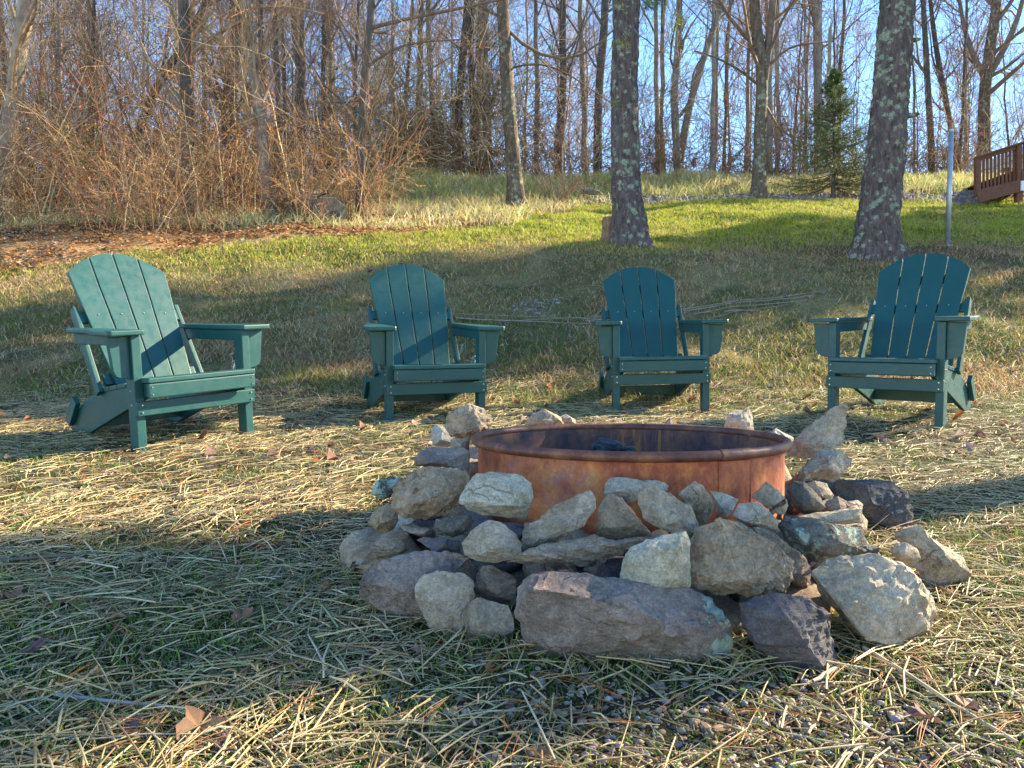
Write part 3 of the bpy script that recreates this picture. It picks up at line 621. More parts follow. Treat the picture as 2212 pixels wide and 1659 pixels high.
# pale pole
p0 = at(1784, 440, 21.5); p0.z = Hf(p0.x, 21.5); h_ = at(1784, 62, 21.5).z-p0.z
t_ = thing('dead_pole', 'tall straight pale branchless trunk rising behind the fir', 'dead tree', tuple(p0)); K = 14
obj('trunk', trunk_mesh('trunk', np.column_stack([np.linspace(0, .03, K), np.zeros(K), np.linspace(0, h_, K)]), np.linspace(.06, .045, K), 10, .1, .03), M['bark_pale'], t_)
obj('broken_top', (lambda v: np_mesh('broken_top', *v))(tubes(np.array([[[.03, 0, h_-.02], [.045, 0, h_+.1], [.05, 0, h_+.22]]]), np.array([[.03, .018, .004]]), 5)), M['bark_pale'], t_)
# ---- the rest of the wood, from shared prototypes
def proto(seed, h, r, lean, cols, mat, **kw):
    K = 18; z = np.linspace(0, h, K); x = lean*z/h*h*.06+np.cumsum(rng.normal(0, .035, K))*h/14; y = np.cumsum(rng.normal(0, .035, K))*h/14; x -= x[0]; y -= y[0]
    tp = np.column_stack([x, y, z]); tr = r*(1-.85*np.linspace(0, 1, K)**1.1)
    return trunk_mesh('trunk', tp, tr, 9, .45, .06), crown_mesh('crown', crown_levels(tp[None], tr[None], minr=.0045, **kw), cols), mat
protos = []
for i, (h, r, lean, cols, mat, kw) in enumerate([
  (15, .085, .5, TWP, 'bark_grey', dict(n1=18, n2=6, n3=6, t0=.25, lf=.24, n4=1, ang=.65)),
  (13, .07, -.8, TWP, 'bark_dark', dict(n1=18, n2=6, n3=6, t0=.2, lf=.26, n4=1)),
  (17, .105, .2, TWP, 'bark_grey', dict(n1=16, n2=7, n3=6, t0=.3, lf=.26, n4=1)),
  (11, .055, 1.2, TWD, 'bark_dark', dict(n1=16, n2=6, n3=5, t0=.15, lf=.3)),
  (14, .075, -.2, TWP, 'bark_pale', dict(n1=18, n2=6, n3=6, t0=.25, lf=.24, n4=1, ang=.6)),
  (9, .04, .6, TWD, 'bark_grey', dict(n1=18, n2=6, n3=5, t0=.1, lf=.35)),
  (16, .095, -.5, TWP, 'bark_dark', dict(n1=18, n2=7, n3=6, t0=.3, lf=.25, n4=1))]):
    protos.append(proto(i, h, r, lean, cols, mat, **kw))
def zone_label(x, y, kind):
    u = x/y
    where = ('in the wood behind the left brush' if u < -.3 else 'in the wood left of the centre bank tree' if u < -.02 else
             'in the wood behind the middle pine' if u < .22 else 'in the wood behind the fir' if u < .45 else 'in the wood beyond the brown deck')
    return kind+' '+where
kinds = ['grey bare tree with upright limbs', 'dark bare tree leaning left', 'tall grey bare tree', 'thin dark bare tree leaning right', 'pale bark bare tree', 'small grey bare sapling', 'tall dark bare tree']
rs_ = random.Random(5)
for i in range(165):
    for _ in range(50):
        y = 21.8+26*rs_.random()**1.25; x = rs_.uniform(-.74, .74)*y
        if i < 26: y = rs_.uniform(17, 27); x = rs_.uniform(-.74, -.2)*y
        if y < 17.6 and x > -4.2: continue
        break
    if x/y > .58 and y < 25: continue
    k = rs_.choice([3, 5, 1]) if y < 21 else rs_.randrange(7); tm, cm, mat = protos[k]; t_ = thing('bare_tree', zone_label(x, y, kinds[k]), 'bare tree', (x, y, Hf(x, y)-.1), rs_.uniform(0, 6.28), 'bare trees of the wood')
    s = rs_.uniform(.75, 1.15); t_.scale = (s, s, s*rs_.uniform(.9, 1.15))
    obj('trunk', tm, M[mat], t_); obj('crown', cm, M['twig'], t_)
# ---- brush
def brush(name, P, hgt, r0, ncol, lean=.5, n2=5, n3=3, arch=-.06, minr=.002):
    n = len(P); z = H(P[:, 0], P[:, 1]); K = 8; Q = np.zeros((n, K, 3)); Q[:, 0] = np.column_stack([P, z-.03])
    a = rng.random(n)*2*pi; ln = lean*np.abs(rng.normal(.5, .45, n)); d = np.column_stack([np.cos(a)*np.sin(ln), np.sin(a)*np.sin(ln), np.cos(ln)])
    L = hgt*(.35+.9*rng.random(n))
    for k in range(1, K):
        d = d+rng.normal(0, .09, (n, 3))+np.array([0, 0, arch])*(k/K)*2+np.column_stack([np.cos(a), np.sin(a), 0*a])*.05; d /= np.linalg.norm(d, axis=1, keepdims=True)
        Q[:, k] = Q[:, k-1]+d*(L/(K-1))[:, None]
    Rr = (r0*(.5+rng.random(n)))[:, None]*(1-.75*np.linspace(0, 1, K)[None]); Rr = np.maximum(Rr, minr)
    b2, r2 = grow(Q, Rr, n2, .12, .98, .38, .8, 5, -.01, .16, .55, .15, .3); b3, r3 = grow(b2, r2, n3, .15, 1, .5, .75, 3, 0, .2, .6, .08, .4)
    r2 = np.maximum(r2, minr); r3 = np.maximum(r3, minr*.8); parts = []
    for p, r, s in ((Q, Rr, 4), (b2, r2, 3), (b3, r3, 3)):
        v, q = tubes(p, r, s); parts.append((v, q, np.repeat(pick(len(p), ncol), p.shape[1]*s, 0)))
    V, Q_, C = merge(parts); return np_mesh(name, V, Q_, C, True)
WARM = [(1, (.50, .31, .14)), (1, (.34, .19, .09)), (.5, (.70, .52, .30)), (.35, (.46, .17, .07)), (.6, (.19, .12, .07))]
DULL = [(1, (.27, .185, .12)), (.8, (.17, .11, .075)), (.5, (.38, .27, .18)), (.3, (.27, .13, .085))]
def bandsample(n, fn):
    out = []
    while len(out) < n:
        x, y = fn()
        out.append((x, y))
    return np.array(out)
def fl(off=0):
    while True:
        y = rs_.uniform(10.3, 17.5); x = rs_.uniform(-.76*y, -1.9)
        e = 12.4+.2*x+off
        if y < e: continue
        if x > -4.2 and rs_.random() < .72: continue
        if x > -2.6 and y > 14: continue
        return x, y
P = np.concatenate([bandsample(240, lambda: fl(1.5)), bandsample(300, lambda: fl(.6))])
o = obj('brush_thicket', brush('brush_thicket', P, np.where(np.arange(540) < 240, 3.8, 1.8), .012, WARM, .65, 6, 3, -.07, .0040), M['twig'])
tag(o, 'tangled sunlit thicket of bare arching brush filling the left of the wood edge', 'brush', kind='stuff')
P = bandsample(1000, lambda: (lambda y: (rs_.uniform(-.76, .76)*y, y))(rs_.uniform(21.2, 25)))
P = P[(P[:, 0]/P[:, 1] < .6) | (P[:, 1] > 24.8)]
o = obj('far_undergrowth', brush('far_undergrowth', P, np.where(rng.random(len(P)) < .5, 3.1, 1.7), .012, DULL, .6, 6, 5, -.08, .0065), M['twig'])
tag(o, 'dull brown undergrowth along the foot of the wood behind the far bank', 'undergrowth', kind='stuff')
P = bandsample(130, lambda: (rs_.gauss(-2.6, 2.0), rs_.uniform(21.2, 23)))
o = obj('dense_bramble', brush('dense_bramble', P, 4.3, .010, [(1, (.46, .34, .2)), (.4, (.3, .21, .12)), (.6, (.6, .47, .3))], .8, 9, 5, -.10, .008), M['twig'])
tag(o, 'dense olive brown bramble mound on the far bank left of centre', 'bramble', kind='stuff')
P = bandsample(800, lambda: fl(-.5))
o = obj('dry_weeds', brush('dry_weeds', P, .8, .004, WARM, .8, 4, 2, -.05, .0022), M['twig'])
tag(o, 'knee high dry weed stems in front of the left thicket', 'weeds', kind='stuff')
# a few shrubs that can be told apart
def shrub(name, label, px, Yb, n, h, cols, lean=.6, spread=.12, cat='shrub'):
    p = at(px, 400, Yb); x, y = p.x, Yb; P = np.column_stack([x+rng.normal(0, spread, n), y+rng.normal(0, spread, n)])
    me = brush('stems', P, h, .008, cols, lean, 6, 4, -.02, .0026)
    z = Hf(x, y); me.transform(Matrix.Translation((-x, -y, -z))); t_ = thing(name, label, cat, (x, y, z)); obj('stems', me, M['twig'], t_)
shrub('bare_shrub', 'small bare shrub with fine fanned twigs on the far bank right of the lone tree', 1196, 15.9, 14, 1.7, [(1, (.3, .2, .14)), (1, (.22, .14, .1))], .9, .07)
shrub('bare_shrub', 'upright clump of pale shoots round the slim tree right of the hollow log', 770, 12.6, 22, 1.6, WARM, .5, .2)
shrub('bare_shrub', 'fan of straight pale shoots at the left of the hollow log', 665, 12.2, 16, 1.5, WARM, .5, .12)
shrub('bare_shrub', 'arching red stemmed shrub near the left edge of the lawn', 230, 11.0, 18, 1.8, [(1, (.42, .14, .08)), (1, (.45, .3, .18))], .7, .2)
shrub('bare_shrub', 'clump of straw coloured shoots behind the leftmost chair', 345, 11.3, 20, 1.4, WARM, .6, .2)
# orange leaf clusters still hanging
def hanging(label, px, py, Yb, n, col, spread):
    c = at(px, py, Yb); pts = np.array(c)+rng.normal(0, spread, (n, 3)); V, q, cc = needles_clump(pts, 3, .05, [(1, col), (.6, tuple(k*.7 for k in col))], .02, .03)
    V = V-np.array(c); root = thing('leafy_twig', label, 'leafy twig', tuple(c)); obj('leaves', np_mesh('leaves', V, q, cc), M['leaf'], root)
    # the twig that carries them
    tw = np.array([[[0, 0, -spread*2.5], [spread*.4, 0, -spread], [0, 0, 0], [spread*.3, 0, spread]]])
    v, q = tubes(tw, np.array([[.006, .005, .004, .002]]), 4); obj('twig', np_mesh('twig', v, q, np.full((len(v), 3), .25)), M['twig'], root)
hanging('cluster of orange leaves low in the left thicket behind the leftmost chair', 200, 345, 12.6, 150, (.6, .35, .08), .32)
hanging('few orange leaves hanging beside the dark trunk in the left thicket', 500, 290, 12.9, 26, (.62, .26, .06), .16)
hanging('sprinkle of red berries and leaves in the brush near the left edge', 150, 190, 12.4, 45, (.5, .12, .06), .3)
# ---- fir
def fir_meshes(h, rad, nb=150, dense=1., seed=3, t0=.10):
    K = 10; tp = np.column_stack([np.zeros(K), np.zeros(K), np.linspace(0, h, K)]); tr = np.linspace(.055*h/3, .006, K)
    t = t0+(1-t0)*rng.random(nb)**(.85 if h > 5 else 1.25); a = rng.random(nb)*2*pi; L = rad*(1-t)**(.8 if h > 5 else .95)*(.7+.5*rng.random(nb))+.03; z = t*h
    Kb = 7; Q = np.zeros((nb, Kb, 3)); s = np.linspace(0, 1, Kb)
    dz = (.12-.55*(1-t))
    for k in range(Kb):
        Q[:, k, 0] = np.cos(a)*L*s[k]; Q[:, k, 1] = np.sin(a)*L*s[k]; Q[:, k, 2] = z+L*(dz*s[k]+.42*s[k]**2)
    Rb = np.linspace(.012, .003, Kb)[None]*np.ones((nb, 1))*h/3
    b2, r2 = grow(Q, Rb, 11, .15, .98, .34, .85, 4, -.02, .06, .5, .05, .4, .3); r2 = np.maximum(r2, .0025)
    def needled(p, per, ln):
        n_, Kp, _ = p.shape; m_ = n_*per; pp = np.repeat(p, per, 0); tt = rng.random(m_)*(Kp-1); i0 = np.clip(tt.astype(int), 0, Kp-2); f = (tt-i0)[:, None]; ar = np.arange(m_)
        A = pp[ar, i0]; B = pp[ar, i0+1]; c = A*(1-f)+B*f; T = B-A; T /= np.linalg.norm(T, axis=1, keepdims=True)+1e-9
        d = T*.7+rng.normal(0, .6, (m_, 3)); d[:, 2] += .1; d /= np.linalg.norm(d, axis=1, keepdims=True); sd = np.cross(d, rng.normal(size=(m_, 3))); sd /= np.linalg.norm(sd, axis=1, keepdims=True)
        tip = c+d*ln; w_ = .007*h/3; V = np.stack([c-sd*w_, c+sd*w_, tip], 1).reshape(-1, 3); return V, np.arange(m_*3).reshape(-1, 3), np.repeat(pick(m_, [(1, (.06, .11, .045)), (.8, (.12, .18, .06)), (.4, (.22, .26, .09))]), 3, 0)
    V1, q1, c1 = needled(b2, int(9*dense), .06*h/3); V2, q2, c2 = needled(Q, int(26*dense), .06*h/3)
    V, q, c = merge([(V1, q1, c1), (V2, q2, c2)])
    return trunk_mesh('trunk', tp, tr, 10, .2, .05), crown_mesh('boughs', [(Q, Rb, 4), (b2, r2, 3)], [(.12, .08, .055)]), np_mesh('needles', V, q, c)
fy = 16.9; p0 = at(1800, 418, fy); fh = at(1800, 150, fy).z-Hf(p0.x, fy)
fm = fir_meshes(fh, 1.4, 190, 1.25); t_ = thing('fir_tree', 'small dark green fir standing between the forked tree and the right pine', 'fir tree', (p0.x, fy, Hf(p0.x, fy)-.03))
obj('trunk', fm[0], M['bark_dark'], t_); obj('boughs', fm[1], M['twig'], t_); obj('needles', fm[2], M['needle'], t_)
# unseen firs added outside the right of the frame to shade the bank
E1 = Vector((-sin(SUN_AZ), cos(SUN_AZ), 0)); E2 = Vector((cos(SUN_AZ), sin(SUN_AZ), 0))
bm_ = fir_meshes(13.5, 2.0, 120, .8)
for a, e, s, lab in [(5.8, 19, .92, 'unseen tall fir added for shade beyond the deck, nearest of the row'), (7.1, 22, 1.0, 'unseen tall fir added for shade behind the deck, second of the row'), (8.3, 24, 1.05, 'unseen tall fir added for shade behind the deck, farthest of the row'),
                     (6.5, 28, 1.12, 'unseen broad fir added for shade at the back right beyond the deck'), (7.8, 31, 1.2, 'unseen fir added for shade farthest off to the right, tallest of all')]:
    p = E1*a+E2*e; t_ = thing('fir_tree', lab, 'fir tree', (p.x, p.y, Hf(p.x, p.y)-.05), a*7, 'unseen firs added for shade'); t_.scale = (s, s, s)
    obj('trunk', bm_[0], M['bark_dark'], t_); obj('boughs', bm_[1], M['twig'], t_); obj('needles', bm_[2], M['needle'], t_)
p = E1*1.74+E2*9.5  # unseen fir added to cast the shade band across the foreground
cm_ = fir_meshes(11, 1.0, 180, 1.5, 3, .375)
t_ = thing('fir_tree', 'unseen slender fir added at right to shade the front of the fire pit', 'fir tree', (p.x, p.y, Hf(p.x, p.y)-.05))
obj('trunk', cm_[0], M['bark_dark'], t_); obj('boughs', cm_[1], M['twig'], t_); obj('needles', cm_[2], M['needle'], t_)

# ------------------------------------------------------------------ boards
def prism(poly, a0, a1, plane='yz', bev=.004):
    """polygon in a plane extruded from a0 to a1 along the third axis"""
    bm = bmesh.new(); f = {'yz': lambda u, v, w_: (w_, u, v), 'xz': lambda u, v, w_: (u, w_, v), 'xy': lambda u, v, w_: (u, v, w_)}[plane]
    A = [bm.verts.new(f(u, v, a0)) for u, v in poly]; B = [bm.verts.new(f(u, v, a1)) for u, v in poly]; n_ = len(poly)
    bm.faces.new(A); bm.faces.new(B[::-1])
    for i in range(n_): bm.faces.new((A[i], A[(i+1) % n_], B[(i+1) % n_], B[i]))
    bmesh.ops.recalc_face_normals(bm, faces=bm.faces)
    if bev: bmesh.ops.bevel(bm, geom=list(bm.edges), offset=bev, segments=2, affect='EDGES', profile=.6)
    return bm
def box(x0, x1, y0, y1, z0, z1, bev=.004): return prism([(x0, y0), (x1, y0), (x1, y1), (x0, y1)], z0, z1, 'xy', bev)
def board2(p, q, w_, th, up=(0, 0, 1), bev=.004):
    """plank from p to q, w_ across (perpendicular to up), th thick along up"""
    p = Vector(p); q = Vector(q); d = (q-p); L = d.length; d.normalize(); u = Vector(up); s = d.cross(u).normalized(); u = s.cross(d).normalized()
    bm = box(0, L, -w_/2, w_/2, -th/2, th/2, bev); mt = Matrix((d, s, u)).transposed().to_4x4(); mt.translation = p
    bmesh.ops.transform(bm, matrix=mt, verts=bm.verts); return bm
_SM = {}
def screw_parts(pts, normal, r, parent, name='screw'):
    key = (round(r, 4),)
    if key not in _SM:
        bm = bmesh.new(); bmesh.ops.create_cone(bm, cap_ends=True, segments=8, radius1=r, radius2=r*.7, depth=.005); _SM[key] = bm_mesh('screw', bm)
    q = Vector(normal).to_track_quat('Z', 'Y').to_euler()
    for p in pts: o_ = obj(name, _SM[key], M['steel'], parent, p); o_.rotation_euler = q
def screws(pts, normal, r=.0045):
    bm = bmesh.new(); q = Vector(normal).to_track_quat('Z', 'Y').to_matrix().to_4x4()
    for p in pts:
        mt = Matrix.Translation(Vector(p)) @ q; bmesh.ops.create_cone(bm, cap_ends=True, segments=8, radius1=r, radius2=r*.7, depth=.005, matrix=mt)
    return bm
# ------------------------------------------------------------------ garden chairs
def make_chair(label):
    t = thing('garden_chair', label, 'garden chair', (0, 0, 0), 0, 'green folding garden chairs round the fire pit'); C = M['chair']
    def part(name, bm, mat=C, par=t, lab=None):
        o_ = obj(name, bm_mesh(name, bm), mat, par)
        if lab: o_['label'] = lab
        return o_
    # local axes: x right seen from the front, -y to the front
    fx0, fx1 = .258, .300
    for s in (-1, 1):
        l = part('leg', box(min(s*fx0, s*fx1), max(s*fx0, s*fx1), 0, .072, -.03, .545))
        # arm bracket: tapered plate outside the leg, facing front
        pl = [(s*.3005, .54), (s*.392, .54), (s*.376, .385), (s*.366, .362), (s*.345, .353), (s*.3005, .343)]
        part('arm_bracket', prism(pl if s > 0 else pl[::-1], .022, .048, 'xz', .003))
        # arm
        pa = [(.245, -.022), (.255, -.032), (.40, -.032), (.414, -.018), (.414, .09), (.405, .16), (.375, .25), (.345, .33), (.33, .45), (.33, .60), (.315, .625), (.268, .625), (.25, .60), (.245, .2)]
        ar_ = part('armrest', prism([(s*x, y) for x, y in (pa if s > 0 else pa[::-1])], .546, .570, 'xy', .006))
        part('arm_rail', box(min(s*.262, s*.288), max(s*.262, s*.288), .073, .62, .49, .544))
        # side stringer = rear leg
        st = [(-.054, .328), (-.054, .268), (-.0235, .262), (-.0, .255), (.073, .225), (.66, .012), (.70, .0), (.79, .0), (.815, .03), (.81, .085), (.77, .115), (.62, .20), (.45, .262), (.30, .292)]
        part('rear_leg', prism(st, min(s*.232, s*.257), max(s*.232, s*.257), 'yz', .004))
        # stop block at the rear outside
        part('stop_block', board2((s*.272, .69, .20), (s*.272, .79, .075), .058, .026, (s, 0, 0)))
        # folding strut behind the back
        part('back_strut', board2((s*.272, .415, .25), (s*.264, .655, .665), .05, .022, (s, 0, 0)))
        screw_parts([(s*.301, .036, .29), (s*.301, .036, .225)], (s, 0, 0), .006, l)
        # chain
        bm = bmesh.new(); prev = None
        for k in range(9):
            f = k/8; y = .105+.05*sin(f*pi)*0+.02*f; z = .375-.15*f+.0; dx = s*(.268+.006*sin(f*6))
            mt = Matrix.Translation((dx, y, z)) @ Matrix.Rotation(pi/2*(k % 2), 4, 'Z') @ Matrix.Rotation(pi/2, 4, 'X') @ Matrix.Diagonal((.62, 1, 1, 1))
            vs = []
            for i in range(8):
                a = i*pi/4
                for j in range(4):
                    b_ = j*pi/2; rr = .0105+.0022*cos(b_); vs.append(bm.verts.new(mt @ Vector((rr*cos(a), rr*sin(a), .0022*sin(b_)))))
            for i in range(8):
                for j in range(4): bm.faces.new((vs[i*4+j], vs[((i+1) % 8)*4+j], vs[((i+1) % 8)*4+(j+1) % 4], vs[i*4+(j+1) % 4]))
        part('chain', bm, M['steel'])
    fr = part('front_rail', box(-.302, .302, -.0225, -.0005, .177, .242)); screw_parts([(sx*.28, -.0245, z) for sx in (-1, 1) for z in (.193, .227)], (0, -1, 0), .005, fr)
    ap = part('seat_apron', box(-.272, .272, -.078, -.055, .260, .3265, .006)); screw_parts([(sx*.255, -.079, z) for sx in (-1, 1) for z in (.277, .31)], (0, -1, 0), .0035, ap)
    # seat side rails carry the seat slats (fixed to the apron)
    # seat slats following the sloping seat
    y = -.082; z = .3405
    for k in range(7):
        w_ = .078; ya, yb = y, y+w_; sl_ = -.16 if k else -.02
        za = z; zb = z+(yb-ya)*sl_
        hw = .272 if k == 0 else (.2565 if ya < .1 else .262)
        bm = board2((0, ya, za), (0, yb, zb), 2*hw, .022, (0, 0, 1)); part('seat_slat', bm)
        y = yb+.007; z = zb-.0012-(.006 if k == 0 else 0)
    # back: four tapered slats, arched top; plane reclined
    B0 = Vector((0, .395, .281)); ax = Vector((0, sin(R_(29.86)), cos(R_(29.86)))); nrm = Vector((0, -ax.z, ax.y)); Hb = .769
    gap = .0065
    def half(v): return .197+(.253-.197)*min(1, v/.64)
    def top(u): return Hb-.118*(abs(u)/.253)**2.15
    for k in range(4):
        f0, f1 = -1+.5*k, -.5+.5*k; pts = []
        for v in (0, .3, .55): pts.append((f1*half(v)-gap/2*(k < 3), v))
        for j in range(9):
            f = f1+(f0-f1)*j/8; u = f*.253; v = top(u); uu = f*half(v)
            if j == 0: uu -= gap/2*(k < 3)
            if j == 8: uu += gap/2*(k > 0)
            pts.append((uu, v))
        for v in (.55, .3, 0): pts.append((f0*half(v)+gap/2*(k > 0), v))
        bm = prism(pts, -.010, .010, 'xy', .003); mt = Matrix(((1, 0, 0), ax, -nrm)).transposed()
        mt = Matrix((Vector((1, 0, 0)), ax, nrm)).transposed().to_4x4(); mt.translation = B0
        bmesh.ops.transform(bm, matrix=mt, verts=bm.verts); sl = part('back_slat', bm)
        fc = (f0+f1)/2; ps = [B0+ax*.40+Vector((fc*half(.40), 0, 0))+nrm*.0115]
        screw_parts(ps, nrm, .0045, sl)
    for v, hw in ((.60, .215), (.40, .262), (.05, .24)):
        c = B0+ax*v-nrm*.0225
        bm = box(-hw, hw, -.03, .03, -.011, .011); mt = Matrix((Vector((1, 0, 0)), ax, nrm)).transposed().to_4x4(); mt.translation = c; bmesh.ops.transform(bm, matrix=mt, verts=bm.verts); part('back_crossbar', bm)
    part('rear_stretcher', box(-.2315, .2315, .60, .622, .055, .12))
    return t
def place_chair(t, x, y, z, yaw, pitch, roll):
    yaw, pitch, roll = R_(yaw), R_(pitch), R_(roll)
    X = Vector((cos(roll), 0, sin(roll))); Yv = Vector((0, cos(pitch), sin(pitch))); Z = X.cross(Yv).normalized(); X = Yv.cross(Z).normalized()
    m_ = Matrix.Rotation(yaw, 3, 'Z') @ Matrix((X, Yv, Z)).transposed()
    t.location = (x, y, z); t.rotation_euler = m_.to_euler()
chairA = make_chair('leftmost green folding garden chair, its back and seat in full sun')
CL = [None, 'green folding garden chair second from the left, one sunlit slat on its shaded back', 'green folding garden chair second from the right, directly behind the fire ring', 'rightmost green folding garden chair, angled left with light showing between its back slats']
for i, pose in enumerate(CH):
    c = chairA if i == 0 else copy_tree(chairA)
    if i: c['label'] = CL[i]
    place_chair(c, *pose)

# ------------------------------------------------------------------ fire ring
zrim = .0
rf = at(1356, 988, RY-RR).z; rb = at(1356, 922, RY+RR).z
ringc = Vector((RX, RY, (rf+rb)/2)); tilt = math.atan2(rb-rf, 2*RR)
ring = thing('fire_ring', 'large round rusted steel fire ring with a rolled rim, banked with stones', 'fire ring', ringc); ring.rotation_euler = (tilt, 0, 0)
SG = 128; HR = .33
def ring_wall(r, z0, z1, flip=False, rows=8):
    V = []; UV = []
    for j in range(rows+1):
        for i in range(SG+1):
            a = i*2*pi/SG; rr = r*(1+.004*sin(a*3+.5)+.002*sin(a*7)); V.append((rr*cos(a), rr*sin(a), z0+(z1-z0)*j/rows)); UV.append((i/SG, j/rows))
    Q = [(j*(SG+1)+i, j*(SG+1)+i+1, (j+1)*(SG+1)+i+1, (j+1)*(SG+1)+i) for j in range(rows) for i in range(SG)]
    if flip: Q = [q[::-1] for q in Q]
    return np_mesh('wall', V, Q, None, True, UV)
obj('outer_wall', ring_wall(RR-.012, -HR, 0), M['rust'], ring); obj('inner_wall', ring_wall(RR-.015, -HR, 0, True), M['rust_in'], ring)
def torus_arc(R0, r0, a0, a1, n_, sides=14, z=0):
    a = np.linspace(a0, a1, n_); rr = R0*(1+.004*np.sin(a*3+.5)+.002*np.sin(a*7)); P = np.column_stack([rr*np.cos(a), rr*np.sin(a), np.full(n_, z)])[None]; v, q = tubes(P, np.full((1, n_), r0), sides); return np_mesh('rim', v, q, None, True)
obj('rolled_rim', torus_arc(RR-.004, .0135, 0, 2*pi, 161, 16, .0), M['rim'], ring)
sa = -pi/2+math.asin(min(1, (1515-1356)/340*.98)); obj('rim_sleeve', torus_arc(RR-.004, .0152, sa-.11, sa+.10, 14, 16, .0), M['rim'], ring)
# lapped seam plate
n_ = 12; V = []
for z in (-HR, -.012):
    for i in range(n_+1):
        a = sa-.105+.24*i/n_; V.append(((RR-.0102)*cos(a), (RR-.0102)*sin(a), z))
for z in (-HR, -.012):
    for i in range(n_+1):
        a = sa-.105+.24*i/n_; V.append(((RR-.0118)*cos(a), (RR-.0118)*sin(a), z))
m1 = n_+1; Q = [(i, i+1, m1+i+1, m1+i) for i in range(n_)]+[(i, m1+i, m1*3+i, m1*2+i) for i in (0, n_)]
obj('seam_plate', np_mesh('seam_plate', V, Q), M['rust'], ring)
# ash floor inside and charred wood
bm = bmesh.new(); bmesh.ops.create_circle(bm, cap_ends=True, radius=RR-.02, segments=64); bmesh.ops.translate(bm, verts=bm.verts, vec=(0, 0, -.2))
obj('ash_bed', bm_mesh('ash_bed', bm), M['char'], ring)
def lump(name, label, cat, c, dims, mat, seed, rot=0, nz=.3):
    bm = bmesh.new(); bmesh.ops.create_icosphere(bm, subdivisions=4, radius=1)
    for v in bm.verts:
        p = v.co.copy(); d = 1+nz*mn.fractal(p*1.8+Vector((seed,)*3), .8, 2, 4)+.12*abs(mn.noise(p*6+Vector((seed,)*3)))
        v.co = Vector((p.x*dims[0], p.y*dims[1], p.z*dims[2]))*d
    o_ = obj(name, bm_mesh(name, bm), mat, None, c); o_.rotation_euler = (0, .12, rot); return tag(o_, label, cat)
cc = at(1325, 968, 2.35); lump('charred_log', 'charred black log end resting inside the rusty fire ring', 'charred log', cc-Vector((0, 0, .015)), (.062, .04, .034), M['char'], 4, .2, .5)
lump('charred_log', 'hidden lower charred log lying on the ash bed', 'charred log', (cc.x+.05, cc.y+.05, cc.z-.09), (.16, .05, .05), M['char'], 9, -.3, .4)

